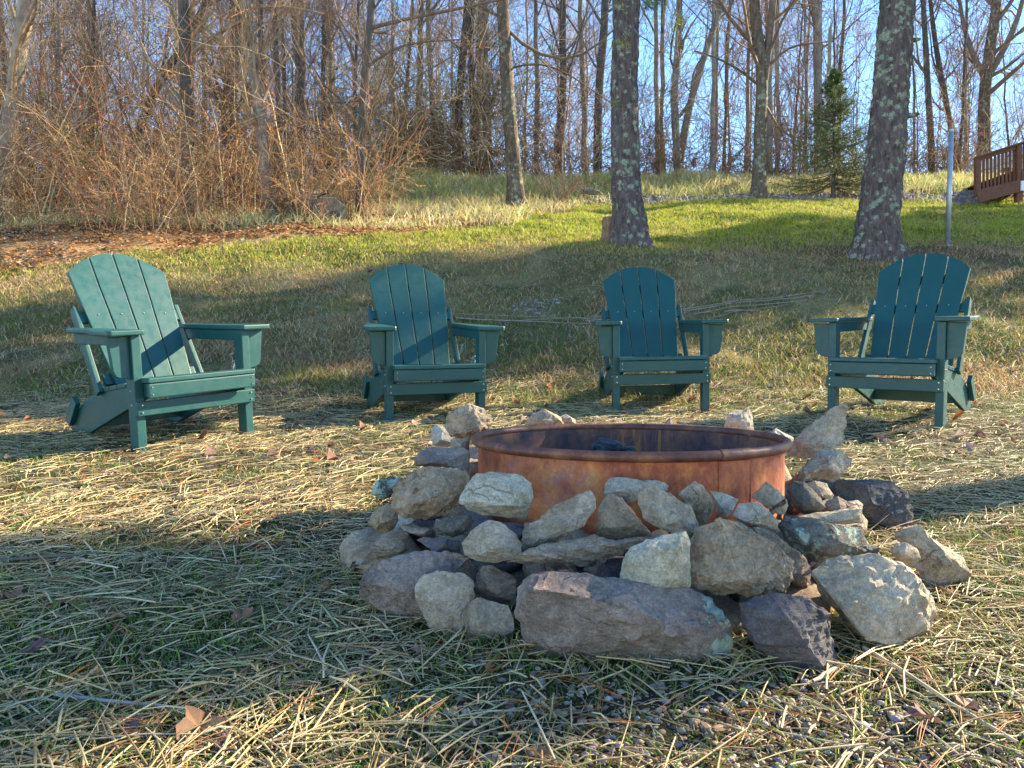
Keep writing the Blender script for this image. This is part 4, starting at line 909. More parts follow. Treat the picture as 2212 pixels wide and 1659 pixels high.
# ------------------------------------------------------------------ stones
def PA(p): return (713+p[0]*.3802, 850.5+p[1]*.3802)
def PB(p): return (1371.5+p[0]*.3802, 850.5+p[1]*.3802)
rr_ = random.Random(11)
def stone(label, crop, poly, Y, mat, thick=.8, ridge=(), lich=0, lichf=None, nz=1., name='stone', ground=False, strat=0):
    cv = PA if crop == 'A' else PB; pp = [cv(p) for p in poly]
    if ground:
        b_ = max(pp, key=lambda q: q[1]); Y = ground_hit(*b_)
    n_ = len(pp); cx = sum(p[0] for p in pp)/n_; cy = sum(p[1] for p in pp)/n_
    wpx = max(p[0] for p in pp)-min(p[0] for p in pp); hpx = max(p[1] for p in pp)-min(p[1] for p in pp)
    size = math.sqrt(wpx*hpx)/F*Y; D = size*thick
    if ground: Y += D*.28
    def W(px, py, d): return at(px, py, Y+d)
    pts = []
    for i, (px, py) in enumerate(pp):
        j = rr_.uniform(-.12, .12)*D; pts.append(W(px, py, j))
        if i % 2: pts.append(W(cx+(px-cx)*.95, cy+(py-cy)*.95, rr_.uniform(.15, .3)*D))
        if i % 2 == 0: pts.append(W(cx+(px-cx)*.72, cy+(py-cy)*.72, rr_.uniform(.38, .52)*D))
    if ridge:
        for (x, y, f) in ridge: q = cv((x, y)); pts.append(W(q[0], q[1], -f*D))
    else:
        k = rr_.randint(3, 5); a0 = rr_.uniform(0, 6.28)
        for i in range(k):
            a = a0+i*6.28/k+rr_.uniform(-.4, .4); r = rr_.uniform(.35, .7); dn = rr_.uniform(.2, .42)
            qx = cx+cos(a)*wpx*.5*r; qy = cy+sin(a)*hpx*.5*r; pts.append(W(qx, qy, -dn*D*(1.15 if sin(a) > 0 else .75)))
        pts.append(W(cx+rr_.uniform(-.2, .2)*wpx, cy+rr_.uniform(-.05, .25)*hpx, -.46*D))
    C = sum(pts, Vector())/len(pts); bm = bmesh.new()
    for p in pts: bm.verts.new(p-C)
    r_ = bmesh.ops.convex_hull(bm, input=bm.verts); bmesh.ops.delete(bm, geom=list({e for e in r_['geom_interior']+r_['geom_unused'] if isinstance(e, bmesh.types.BMVert)}), context='VERTS')
    bmesh.ops.remove_doubles(bm, verts=bm.verts, dist=size*.04)
    bmesh.ops.dissolve_limit(bm, angle_limit=R_(9), verts=bm.verts, edges=bm.edges)
    bmesh.ops.bevel(bm, geom=list(bm.edges), offset=size*.007, segments=1, affect='EDGES', profile=.5)
    bmesh.ops.triangulate(bm, faces=bm.faces)
    target = max(.0085, size/26)
    for _ in range(5):
        es = [e for e in bm.edges if e.calc_length() > target*1.5]
        if not es: break
        bmesh.ops.subdivide_edges(bm, edges=es, cuts=1); bmesh.ops.triangulate(bm, faces=[f for f in bm.faces if len(f.verts) > 3])
    bm.normal_update(); sv = Vector((rr_.uniform(0, 90),)*3); mv = []
    tl = Matrix.Rotation(rr_.uniform(-.35, .35), 3, 'Y') @ Matrix.Rotation(rr_.uniform(-.3, .3), 3, 'X')
    for v in bm.verts:
        p = v.co/size
        d = .014*mn.fractal(p*2.2+sv, .9, 2.1, 3)+.016*mn.ridged_multi_fractal(p*5.5+sv, .8, 2.1, 5, 1., 2.)-.024
        d += .016*mn.fractal(p*12+sv, .7, 2.2, 3)
        vd = mn.voronoi(p*2.6+sv)[0]; d += .03*(min(.12, vd[1]-vd[0])-.1)
        q_ = mn.noise(p*1.7+sv*1.3)*4; d += .014*(math.floor(q_)+min(1, max(0, (q_-math.floor(q_)-.42)*6)))-.0
        if strat: d += strat*.035*(mn.noise((tl @ p)*Vector((1.2, 1.2, 16))+sv))
        v.co = v.co+v.normal*(d*size*nz)
    lc = []
    for v in bm.verts:
        f = lich
        if lichf: f = lichf(v.co/size)
        lc.append(f)
    me = bm_mesh(name, bm, True); a = me.color_attributes.new('Col', 'FLOAT_COLOR', 'POINT'); cc_ = np.ones((len(lc), 4), np.float32); cc_[:, :3] = np.array(lc)[:, None]; a.data.foreach_set('color', cc_.ravel())
    me.set_sharp_from_angle(angle=R_(26)); o_ = obj(name, me, RM[mat], None, C); return tag(o_, label, 'stone', 'stones piled round the fire ring')
ST = [
 ('huge purple brown boulder at the front centre, its right end spotted with lichen', 'A', [(1045, 1240), (1055, 1100), (1130, 1010), (1240, 985), (1420, 1000), (1600, 1060), (1760, 1080), (1960, 1090), (2160, 1150), (2270, 1250), (2317, 1390), (2305, 1500), (2250, 1575), (2160, 1592), (2030, 1565), (1800, 1530), (1600, 1500), (1300, 1490), (1150, 1460), (1080, 1370)], 0, 'purple', dict(ground=True, thick=.75, ridge=[(1120, 1120, .3), (1200, 1110, .36), (1450, 1150, .38), (1700, 1190, .38), (1900, 1300, .42), (1250, 1440, .2), (1500, 1400, .3), (1850, 1350, .42), (1930, 1390, .4), (2200, 1520, .15)], lichf=lambda p: max(0, min(1, (p.x-.05)*1.9+.5*mn.noise(p*3))))),
 ('large smooth purple grey boulder at the left foot of the pile', 'A', [(148, 1070), (180, 1000), (260, 940), (400, 905), (560, 900), (700, 890), (800, 920), (850, 980), (840, 1100), (780, 1250), (640, 1330), (560, 1330), (430, 1290), (260, 1220), (165, 1150)], 0, 'purple', dict(ground=True, thick=.7)),
 ('upright grey tan stone leaning on the front of the left purple boulder', 'A', [(485, 1090), (540, 1035), (640, 1000), (700, 1020), (760, 1015), (815, 1060), (820, 1150), (790, 1250), (770, 1330), (765, 1395), (700, 1400), (620, 1370), (560, 1320), (525, 1230), (495, 1170)], 0, 'grey', dict(ground=True, thick=.5)),
 ('rounded grey stone on the ground between the upright tan stone and the huge boulder', 'A', [(785, 1200), (830, 1155), (930, 1190), (1010, 1200), (1045, 1260), (1050, 1350), (1000, 1390), (900, 1420), (810, 1425), (765, 1390), (762, 1320), (790, 1270)], 0, 'grey', dict(ground=True, thick=.7)),
 ('small split stone with a dark hollow face standing above the rounded grey stone', 'A', [(830, 1030), (860, 970), (920, 975), (960, 1020), (1000, 1080), (1060, 1050), (1055, 1180), (960, 1205), (880, 1165), (825, 1120)], 1.64, 'slab', dict(thick=.6, lich=.3)),
 ('smooth pale domed stone near the centre, below the greenish block', 'A', [(745, 850), (800, 780), (900, 715), (980, 725), (1060, 790), (1090, 850), (1085, 900), (1030, 940), (930, 965), (830, 950), (760, 920)], 1.62, 'grey', dict(thick=.8, nz=.6)),
 ('pale greenish tan block propped against the left of the ring wall', 'A', [(730, 620), (760, 520), (830, 450), (960, 440), (1090, 455), (1145, 510), (1155, 590), (1130, 640), (1110, 712), (1020, 715), (900, 700), (780, 660)], 1.72, 'green', dict(thick=.7, lich=.35)),
 ('large rough brown stone at the upper left of the pile, beside the greenish block', 'A', [(340, 530), (440, 440), (560, 405), (700, 405), (770, 440), (790, 500), (790, 560), (740, 640), (700, 670), (540, 720), (430, 700), (360, 650)], 1.82, 'brown', dict(thick=.7, nz=1.4)),
 ('flat topped grey stone touching the left side of the ring', 'A', [(470, 390), (510, 330), (580, 298), (740, 300), (790, 330), (795, 440), (700, 420), (560, 410), (480, 405)], 2.08, 'purple', dict(thick=.9)),
 ('tall jagged brown stone behind the left end of the rim', 'A', [(658, 200), (675, 110), (730, 75), (800, 70), (870, 90), (920, 130), (930, 160), (905, 200), (840, 220), (800, 240), (780, 275), (720, 255), (670, 230)], 2.62, 'brown', dict(thick=.8, nz=1.8)),
 ('small tan stone left of the tall jagged stone', 'A', [(575, 200), (600, 168), (650, 185), (690, 240), (730, 290), (640, 300), (580, 295)], 2.5, 'pale', dict(thick=.9)),
 ('brown fill stone added in the shadow under the tall jagged stone at left', 'A', [(690, 260), (790, 250), (792, 440), (740, 430), (685, 330)], 2.42, 'brown', dict(thick=1.1)),  # fill stone put where a brown shadow lies under the tall stone
 ('small teal lichened stone at the far left of the pile', 'A', [(235, 570), (260, 490), (340, 465), (415, 480), (400, 530), (340, 600), (270, 595)], 2.05, 'lichen', dict(thick=.9, lich=.85)),
 ('crumbly brown stone under the left edge of the large rough brown stone', 'A', [(222, 730), (250, 670), (330, 620), (380, 640), (395, 720), (340, 790), (250, 795)], 1.95, 'brown', dict(thick=.9, nz=1.6)),
 ('low grey stone at the left tip of the pile', 'A', [(68, 920), (85, 840), (150, 805), (240, 800), (290, 820), (230, 880), (200, 965), (110, 960)], 0, 'grey', dict(ground=True, thick=.8)),
 ('dark faced leaf shaped stone lying over the low grey stone at left', 'A', [(178, 945), (220, 870), (290, 800), (380, 770), (440, 790), (462, 830), (450, 880), (350, 930), (240, 950)], 1.85, 'slab', dict(thick=.5)),
 ('small grey green lichened stone under the gap left of the pale greenish block', 'A', [(580, 770), (600, 710), (700, 690), (800, 690), (822, 730), (790, 770), (730, 790), (700, 815), (590, 795)], 1.78, 'lichen', dict(thick=.8, lich=.6)),
 ('thin dark splintered slab left of the pale domed stone', 'A', [(490, 830), (530, 812), (640, 820), (740, 840), (755, 940), (650, 900), (560, 870)], 1.73, 'slate', dict(thick=1.2, strat=1.)),
 ('thin brown slab tucked beneath the large rough brown stone', 'A', [(385, 745), (470, 740), (560, 770), (600, 800), (560, 815), (470, 790)], 1.8, 'slab', dict(thick=1.4, strat=1.)),
 ('slanted flat slab with a long crack leaning up to the right against the ring', 'A', [(1098, 780), (1180, 720), (1300, 620), (1400, 570), (1480, 545), (1505, 600), (1505, 660), (1440, 740), (1320, 820), (1180, 870), (1095, 885)], 1.68, 'grey', dict(thick=.35, strat=1.)),
 ('long thin layered slab lying level above the huge boulder', 'A', [(990, 965), (1050, 910), (1200, 870), (1330, 830), (1500, 830), (1700, 810), (1820, 820), (1760, 850), (1720, 900), (1600, 940), (1500, 975), (1330, 975), (1180, 990)], 1.62, 'slab', dict(thick=.55, strat=1.5)),
 ('brown wedge stone standing behind the slanted cracked slab', 'A', [(1510, 780), (1530, 640), (1580, 555), (1660, 590), (1750, 690), (1820, 790), (1700, 820), (1520, 820)], 1.74, 'brown', dict(thick=.4)),
 ('flat grey stone resting high against the middle of the ring wall', 'A', [(1548, 570), (1560, 500), (1590, 467), (1700, 480), (1860, 490), (1932, 520), (1920, 550), (1800, 540), (1720, 580), (1700, 620), (1600, 600)], 1.80, 'grey', dict(thick=.45)),
 ('purple stone cap showing just behind the top of the huge boulder', 'A', [(1150, 1030), (1200, 955), (1290, 950), (1380, 995), (1410, 1060), (1200, 1060)], 1.66, 'purple', dict(thick=.9)),
 ('dark slaty shard behind the huge boulder, left of the square tan block', 'A', [(1500, 1030), (1570, 950), (1680, 930), (1720, 1100), (1600, 1110)], 1.66, 'slate', dict(thick=.7, strat=1.)),
 ('pointed brown stone showing behind the far rim of the ring', 'A', [(1105, 175), (1150, 110), (1215, 85), (1310, 130), (1340, 175), (1230, 195)], 3.02, 'brown', dict(thick=.9)),
 ('low reddish stone right of the pointed stone behind the far rim', 'A', [(1280, 175), (1300, 130), (1340, 115), (1395, 145), (1400, 175)], 3.1, 'brown', dict(thick=.9)),
 ('blocky grey stone standing behind the right of the far rim', 'B', [(500, 205), (530, 110), (570, 88), (655, 88), (662, 140), (680, 215), (600, 225)], 2.98, 'grey', dict(thick=.8)),
 ('tiny reddish stone peeping over the middle of the far rim', 'B', [(160, 175), (200, 130), (245, 175)], 3.02, 'brown', dict(thick=1.)),
 ('small tan stone behind the right end of the rim', 'B', [(760, 225), (800, 195), (905, 250), (890, 300), (800, 290)], 2.82, 'pale', dict(thick=.9)),
 ('tall triangular pale slab standing on end at the right of the ring', 'B', [(870, 290), (980, 220), (1060, 150), (1110, 90), (1180, 55), (1205, 75), (1195, 250), (1180, 290), (1100, 340), (960, 370), (860, 355)], 2.55, 'gold', dict(thick=.35)),
 ('rugged whitish stone below the tall triangular slab', 'B', [(925, 440), (990, 370), (1080, 330), (1170, 318), (1250, 370), (1245, 410), (1190, 450), (1130, 500), (1000, 500), (935, 500)], 2.28, 'grey', dict(thick=.8, nz=1.7, lich=.25)),
 ('small pale stone between the olive stone and the blue black boulder', 'B', [(950, 520), (1020, 488), (1090, 510), (1130, 575), (1110, 620), (1000, 600)], 2.1, 'gold', dict(thick=.8)),
 ('rounded olive grey stone by the lower right of the ring', 'B', [(865, 540), (900, 495), (960, 500), (1010, 540), (1060, 590), (1090, 650), (1040, 680), (960, 690), (890, 640)], 1.93, 'lichen', dict(thick=.8, nz=.6, lich=.1)),
 ('small layered stone on top of the flat slab beside the blue black boulder', 'B', [(1040, 690), (1090, 610), (1150, 582), (1240, 625), (1190, 680), (1130, 705)], 1.98, 'slab', dict(thick=.8, strat=1.)),
 ('flat pale slab resting on the lichened dark stone at right', 'B', [(880, 690), (1000, 685), (1160, 690), (1290, 655), (1298, 735), (1200, 745), (1000, 735), (900, 710)], 1.9, 'gold', dict(thick=.8, strat=1.)),
 ('big blue black boulder with a tan underside at the right of the pile', 'B', [(1118, 520), (1160, 485), (1330, 475), (1450, 490), (1540, 560), (1568, 650), (1565, 740), (1500, 790), (1400, 805), (1300, 770), (1230, 680), (1140, 570)], 0, 'blue', dict(ground=True, thick=.8)),
 ('pointed brown stone leaning on the ring, above the pale wedge at right of centre', 'B', [(662, 580), (700, 545), (745, 503), (820, 550), (870, 600), (875, 640), (850, 690), (800, 680), (740, 640), (680, 600)], 1.85, 'brown', dict(thick=.7)),
 ('pale wedge shaped stone below the pointed brown stone', 'B', [(550, 690), (590, 625), (690, 610), (760, 660), (815, 730), (810, 768), (720, 765), (600, 730)], 1.72, 'pale', dict(thick=.8)),
 ('upright rounded brown stone against the ring at centre right', 'B', [(245, 570), (300, 530), (340, 490), (390, 520), (440, 590), (460, 640), (445, 690), (380, 765), (300, 650)], 1.76, 'brown', dict(thick=.5)),
 ('small fan shaped tan stone beside the upright rounded stone', 'B', [(420, 545), (500, 560), (590, 600), (560, 660), (520, 705), (470, 690), (450, 620)], 1.79, 'pale', dict(thick=.5)),
 ('leaning tan stone with a ragged sunlit upper edge in the middle of the pile', 'B', [(5, 570), (50, 530), (110, 525), (200, 560), (300, 630), (340, 700), (385, 800), (385, 855), (330, 845), (280, 800), (160, 770), (60, 700), (20, 630)], 1.66, 'pale', dict(thick=.5, nz=1.2)),
 ('square pale greenish tan block perched on the huge boulder', 'B', [(-95, 1050), (-85, 960), (-50, 890), (40, 840), (160, 800), (290, 775), (320, 840), (310, 950), (305, 1085), (180, 1130), (100, 1170), (20, 1150), (-60, 1130)], 1.52, 'green', dict(thick=.65, lich=.2, ridge=[(270, 800, .15), (270, 1070, .3), (60, 900, .38), (-40, 950, .3), (0, 1120, .35), (240, 880, .42), (150, 1110, .35)])),
 ('large lumpy brown stone streaked with white, right of the square block', 'B', [(315, 900), (360, 780), (480, 700), (560, 710), (650, 790), (750, 840), (860, 890), (905, 960), (890, 1020), (870, 1060), (850, 1115), (780, 1125), (640, 1110), (560, 1130), (430, 1130), (330, 1090), (305, 1000)], 1.58, 'brown', dict(thick=.8, nz=1.7, lich=.1)),
 ('thin curved slab standing on edge behind the lumpy brown stone', 'B', [(672, 755), (760, 780), (870, 850), (960, 930), (1000, 1010), (998, 1080), (980, 1125), (930, 1100), (890, 1020), (800, 880)], 1.67, 'slab', dict(thick=.6)),
 ('dark stone crusted with pale green lichen at the right of centre', 'B', [(800, 740), (860, 690), (960, 720), (1100, 750), (1280, 760), (1320, 830), (1330, 900), (1200, 940), (1150, 980), (1010, 990), (960, 930), (860, 830)], 1.76, 'lichen', dict(thick=.8, lich=.75)),
 ('small dark stone at the right end of the lichened dark stone', 'B', [(1270, 880), (1300, 840), (1390, 875), (1380, 910), (1300, 915)], 1.78, 'lichen', dict(thick=1.)),
 ('small pale rounded stone leaning on the blue grey slab at far right', 'B', [(1450, 900), (1490, 850), (1540, 845), (1600, 880), (1622, 930), (1600, 1000), (1500, 960)], 1.72, 'gold', dict(thick=.7)),
 ('blue grey slab sloping to the ground at the far right of the pile', 'B', [(1485, 800), (1540, 760), (1620, 740), (1680, 790), (1780, 890), (1860, 940), (1915, 1030), (1900, 1070), (1800, 1110), (1700, 1140), (1620, 1050), (1540, 900)], 0, 'gold', dict(ground=True, thick=.6)),
 ('big sunlit tan boulder leaning at the right front of the pile', 'B', [(1000, 1010), (1080, 950), (1200, 920), (1320, 900), (1450, 920), (1560, 980), (1640, 1060), (1690, 1180), (1712, 1270), (1690, 1350), (1640, 1430), (1480, 1470), (1370, 1460), (1250, 1370), (1150, 1250), (1050, 1120)], 0, 'gold', dict(ground=True, thick=.75, nz=1.2, ridge=[(1060, 1090, .28), (1180, 1240, .46), (1300, 1390, .52), (1460, 1440, .40), (1350, 1150, .28), (1500, 1010, -.05), (1630, 1150, .02), (1660, 1300, .18), (1200, 980, .02)])),
 ('dark purple slate with a sharp ridge, between the huge boulder and the tan boulder', 'B', [(582, 1190), (650, 1140), (760, 1120), (900, 1130), (1000, 1160), (1100, 1210), (1138, 1250), (1140, 1400), (1145, 1530), (1110, 1605), (1040, 1600), (930, 1605), (820, 1580), (720, 1500), (650, 1390), (600, 1270)], 0, 'slate', dict(ground=True, thick=.85, nz=1.3, ridge=[(760, 1150, .1), (860, 1260, .34), (990, 1440, .42), (1090, 1585, .3), (840, 1150, .1), (700, 1420, .22)])),
]
for l, cr, poly, Y, mt, kw in ST: stone(l, cr, poly, Y, mt, **kw)
# stones packed inside the heap that carry the upper ones
def fill_stone(x, y, z, r, mat, lab):
    bm = bmesh.new()
    pts = []
    for _ in range(16):
        v = Vector((rr_.gauss(0, 1), rr_.gauss(0, 1), rr_.gauss(0, .8))).normalized(); pts.append(Vector((v.x*r*1.25, v.y*r, v.z*r*.75)))
    for p in pts: bm.verts.new(p)
    r_ = bmesh.ops.convex_hull(bm, input=bm.verts); bmesh.ops.bevel(bm, geom=list(bm.edges), offset=r*.08, segments=1, affect='EDGES'); bmesh.ops.triangulate(bm, faces=bm.faces)
    bmesh.ops.subdivide_edges(bm, edges=[e for e in bm.edges if e.calc_length() > r*.35], cuts=2); bmesh.ops.triangulate(bm, faces=bm.faces); bm.normal_update()
    sv = Vector((rr_.uniform(0, 50),)*3)
    for v in bm.verts: v.co += v.normal*r*(.12*mn.fractal(v.co/r*1.5+sv, .9, 2, 3))
    me = bm_mesh('stone', bm, True); a = me.color_attributes.new('Col', 'FLOAT_COLOR', 'POINT'); a.data.foreach_set('color', np.zeros(len(me.vertices)*4, np.float32))
    o_ = obj('stone', me, RM[mat], None, (x, y, z)); o_.rotation_euler = (0, 0, rr_.uniform(0, 6.28)); tag(o_, lab, 'stone', 'stones piled round the fire ring')
for i in range(26):
    a = -pi+pi*i/25*1.0; rad = RR+.09+(.05 if i % 2 else 0); x = RX+rad*cos(a); y = RY+rad*sin(a)*1.0
    fill_stone(x, y, Hf(x, y)+.03+.05*(i % 2), .07, rr_.choice(['brown', 'purple', 'slab', 'slate']), 'shadowed rough stone packed in the gaps against the ring wall')
for i in range(17):
    a = -pi*.98+pi*.96*i/16; rad = RR+.075; x = RX+rad*cos(a); y = RY+rad*sin(a)
    fill_stone(x, y, Hf(x, y)+.12, .065, rr_.choice(['brown', 'slab', 'slate']), 'shadowed rough stone packed in the gaps against the ring wall')
for i in range(15):
    a = .12*pi+pi*.76*i/14; rad = RR+.12+(.07 if i % 2 else 0); x = RX+rad*cos(a); y = RY+rad*sin(a)
    fill_stone(x, y, Hf(x, y)+.04, .085, rr_.choice(['brown', 'grey', 'pale']), 'rough stone on the far side of the ring, hidden below its rim')
for x, y, z in [(-.26, 2.2, .10), (-.3, 2.5, .1), (-.17, 2.62, .13), (-.12, 2.8, .14), (1.0, 2.5, .12), (.93, 2.7, .1), (.95, 2.25, .08), (.85, 2.0, .05), (-.35, 2.0, .06), (.15, 1.68, .04), (.4, 1.66, .04), (.6, 1.7, .04)]:
    fill_stone(x, y, Hf(x, y)+z*.6, .11, rr_.choice(['brown', 'purple', 'grey']), 'broad rough stone low in the heap that carries the stones above it')

# ------------------------------------------------------------------ metal post, sticks, logs, deck
py_ = 10.3; pb = at(2047, 533, py_); pb.z = Hf(pb.x, py_)-.03; ph = at(2055, 280, py_); L = (ph-pb).length
post = thing('metal_post', 'leaning galvanised metal post behind the rightmost chair', 'post', tuple(pb)); bm = bmesh.new(); bmesh.ops.create_cone(bm, cap_ends=True, segments=20, radius1=.031, radius2=.031, depth=L)
bmesh.ops.translate(bm, verts=bm.verts, vec=(0, 0, L/2)); po = obj('pole', bm_mesh('pole', bm, True), M['galv'], post)
bm = bmesh.new(); bmesh.ops.create_cone(bm, cap_ends=True, segments=20, radius1=.0322, radius2=.0322, depth=.03); bmesh.ops.translate(bm, verts=bm.verts, vec=(0, 0, L-.013)); obj('cap', bm_mesh('cap', bm), M['galv'], post)
obj('foot_plate', bm_mesh('foot_plate', box(-.07, .04, -.04, .04, .01, .03, .002)), M['galv'], post)
dv = (ph-pb).normalized(); post.rotation_euler = dv.to_track_quat('Z', 'Y').to_euler()
# sticks on the bank
SK = [('longest grey stick lying across the bank right of the third chair, topmost of the bundle', (1265, 705), (1775, 640), 5), ('grey stick in the bundle right of the third chair, just below the topmost', (1480, 685), (1760, 650), 5), ('pale grey stick in the middle of the bundle on the bank', (1500, 690), (1745, 662), 5),
      ('lowest grey stick of the bundle right of the third chair', (1530, 700), (1700, 672), 4), ('short stick at the near end of the bundle by the chair arm', (1565, 693), (1640, 683), 6), ('thin stick crossing the bundle on the bank', (1560, 668), (1690, 655), 3),
      ('long thin stick lying between the second and third chairs', (985, 700), (1300, 712), 5), ('thin upper stick lying between the second and third chairs', (990, 688), (1290, 700), 3), ('dark stick reaching left from the third chair on the bank', (1075, 706), (1320, 694), 4)]
for lab, a, b, w_ in SK:
    ya = ground_hit(*a); yb = ground_hit(*b); pa = at(*a, ya); q = at(*b, yb); K = 16; P = np.array([tuple(pa.lerp(q, k/(K-1))) for k in range(K)])
    P[:, 2] = np.maximum(P[:, 2], H(P[:, 0], P[:, 1]))+.025; P[:, 2] = P[:, 2]*.5+np.linspace(P[0, 2], P[-1, 2], K)*.5+.02; P[:, :2] += rng.normal(0, .004, (K, 2)); o0 = P[0].copy()
    v, q_ = tubes((P-o0)[None], (np.linspace(1, .5, K)*w_*.6/2/F*7.3)[None], 6); o_ = obj('stick', np_mesh('stick', v, q_, np.full((len(v), 3), (.27, .23, .19)), True), M['twig'], None, o0); tag(o_, lab, 'stick', 'sticks lying on the bank')
# hollow log
def hollow_log(label, a, b, Y, r0, r1):
    pa = at(*a, Y[0]); q = at(*b, Y[1]); pa.z = Hf(pa.x, Y[0])+r0*.8; q.z = Hf(q.x, Y[1])+r1*.8
    root = thing('log', label, 'fallen log', tuple(pa)); K = 20; P = polyline([(0, 0, 0), tuple((q-pa)/2), tuple(q-pa)], K); v, q_ = tubes(P[None], np.linspace(r0, r1, K)[None], 22); v = v.reshape(K, 22, 3)
    for i in range(K):
        for j in range(22):
            d = 1+.22*mn.noise(Vector((i*.35, cos(j/22*2*pi)*2, sin(j/22*2*pi)*2))); v[i, j] = P[i]+(v[i, j]-P[i])*d
            if i == 0: v[i, j] += np.array(tuple((pa-q).normalized()))*.13*mn.noise(Vector((j*.7, 1, 2)))
    o_ = obj('log_shell', np_mesh('log_shell', v.reshape(-1, 3), q_, None, True), M['log'], root)
    axd = (pa-q).normalized(); qm = axd.to_track_quat('Z', 'Y').to_matrix().to_4x4()
    bm = bmesh.new(); bmesh.ops.create_circle(bm, cap_ends=False, radius=r0*.97, segments=22); ring_ = list(bm.verts); cvt = bm.verts.new((0, 0, -.05))
    for i in range(22): bm.faces.new((ring_[i], ring_[(i+1) % 22], cvt))
    for v_ in ring_: v_.co.z += .03*mn.noise(v_.co*9)
    bmesh.ops.transform(bm, matrix=qm, verts=bm.verts); obj('log_end', bm_mesh('log_end', bm), M['log'], root)
    bm = bmesh.new(); bmesh.ops.create_circle(bm, cap_ends=True, radius=r0*.38, segments=14)
    for v_ in bm.verts: v_.co *= 1+.35*mn.noise(v_.co*14+Vector((4, 2, 1)))
    bmesh.ops.transform(bm, matrix=Matrix.Translation(axd*.012) @ qm @ Matrix.Translation((r0*.3, -r0*.35, 0)), verts=bm.verts); obj('hollow', bm_mesh('hollow', bm), M['char'], root)  # flat charcoal disc paints the dark inside of the hole, no real cavity
hollow_log('weathered hollow log end at the edge of the brush, left of the slim tree', (712, 462), (650, 415), (12.2, 14.6), .27, .24)
hollow_log('long dark fallen log lying behind the hollow log in the brush', (700, 420), (470, 405), (15.0, 15.6), .2, .16)
lump('rotten_wood', 'short rotten wood chunk lying on the far bank right of the small bare shrub', 'rotten wood', at(1275, 414, 15.6), (.22, .09, .06), M['log'], 3)
lump('rotten_wood', 'dark rotten wood chunk on the bank left of the metal post', 'rotten wood', at(1985, 415, 17.8), (.25, .09, .07), M['bark_dark'], 5)
# deck corner with sloping rail
def deck():
    Yd = 16.0; c = lambda cx, cy: ((3500+cx*.3014)*2212/4032, (500+cy*.3014)*2212/4032)
    def w_(cx, cy, dy=0): return at(*c(cx, cy), Yd+dy)
    A = w_(1155, 900); root = thing('deck_railing', 'brown stained deck stair railing at the right edge of the picture', 'railing', tuple(A)); D = M['deck']
    def pt(cx, cy, dy=0): return w_(cx, cy, dy)-A
    def add(nm, p, q, a, b, up=(0, 0, 1)): return obj(nm, bm_mesh(nm, board2(p, q, a, b, up, .006)), D, root)
    add('newel_post', pt(1158, 905), pt(1155, 400), .10, .10, (0, 1, 0))
    p2 = add('newel_post', pt(1692, 850), pt(1690, 235), .10, .10, (0, 1, 0))
    add('handrail', pt(1128, 402, -.02), pt(1730, 208, -.02), .15, .035)
    add('top_rail', pt(1190, 412), pt(1660, 262), .04, .09); add('bottom_rail', pt(1190, 835), pt(1660, 722), .04, .075)
    for k in range(9):
        f = k/8; x = 1237+f*395; yt = 400-(x-1190)*.33; yb = 840-(x-1190)*.245
        add('baluster', pt(x, yb+10, .04), pt(x, yt+30, .04), .042, .03, (0, 1, 0))
    add('stair_stringer', pt(1160, 915, -.07), pt(1725, 765, -.07), .045, .24)
    add('stair_post', pt(1690, 1010, .02), pt(1690, 760, .02), .12, .12, (0, 1, 0))
    # flat deck beyond the frame edge
    add('deck_rim', pt(1730, 640, -.05), pt(2400, 640, -.05), .045, .22); add('handrail', pt(1725, 205, -.02), pt(2400, 203, -.02), .15, .035)
    for k in range(9):
        x = 1765+k*62; add('baluster', pt(x, 620, .02), pt(x, 215, .02), .042, .03, (0, 1, 0))
    o_ = obj('trim_board', bm_mesh('trim_board', board2(pt(1724, 768, -.11), pt(2400, 768, -.11), .03, .20, (0, 0, 1), .004)), M['white'], root)
    for k in range(3):
        f = .45+k*.27; p = pt(1200+f*430, 880-f*95, .1); obj('stair_tread', bm_mesh('stair_tread', board2(p, p+Vector((.35, .9, 0)), .26, .035, (0, 0, 1), .005)), D, root)
    for k in range(7):
        x = 1725+k*85; obj('deck_board', bm_mesh('deck_board', board2(pt(x, 560, 0), pt(x, 560, 0)+Vector((0, 2.2, 0)), .14, .03, (0, 0, 1), .004)), D, root)
    add('support_post', pt(2300, 1000, .02), pt(2300, 640, .02), .12, .12, (0, 1, 0))
deck()
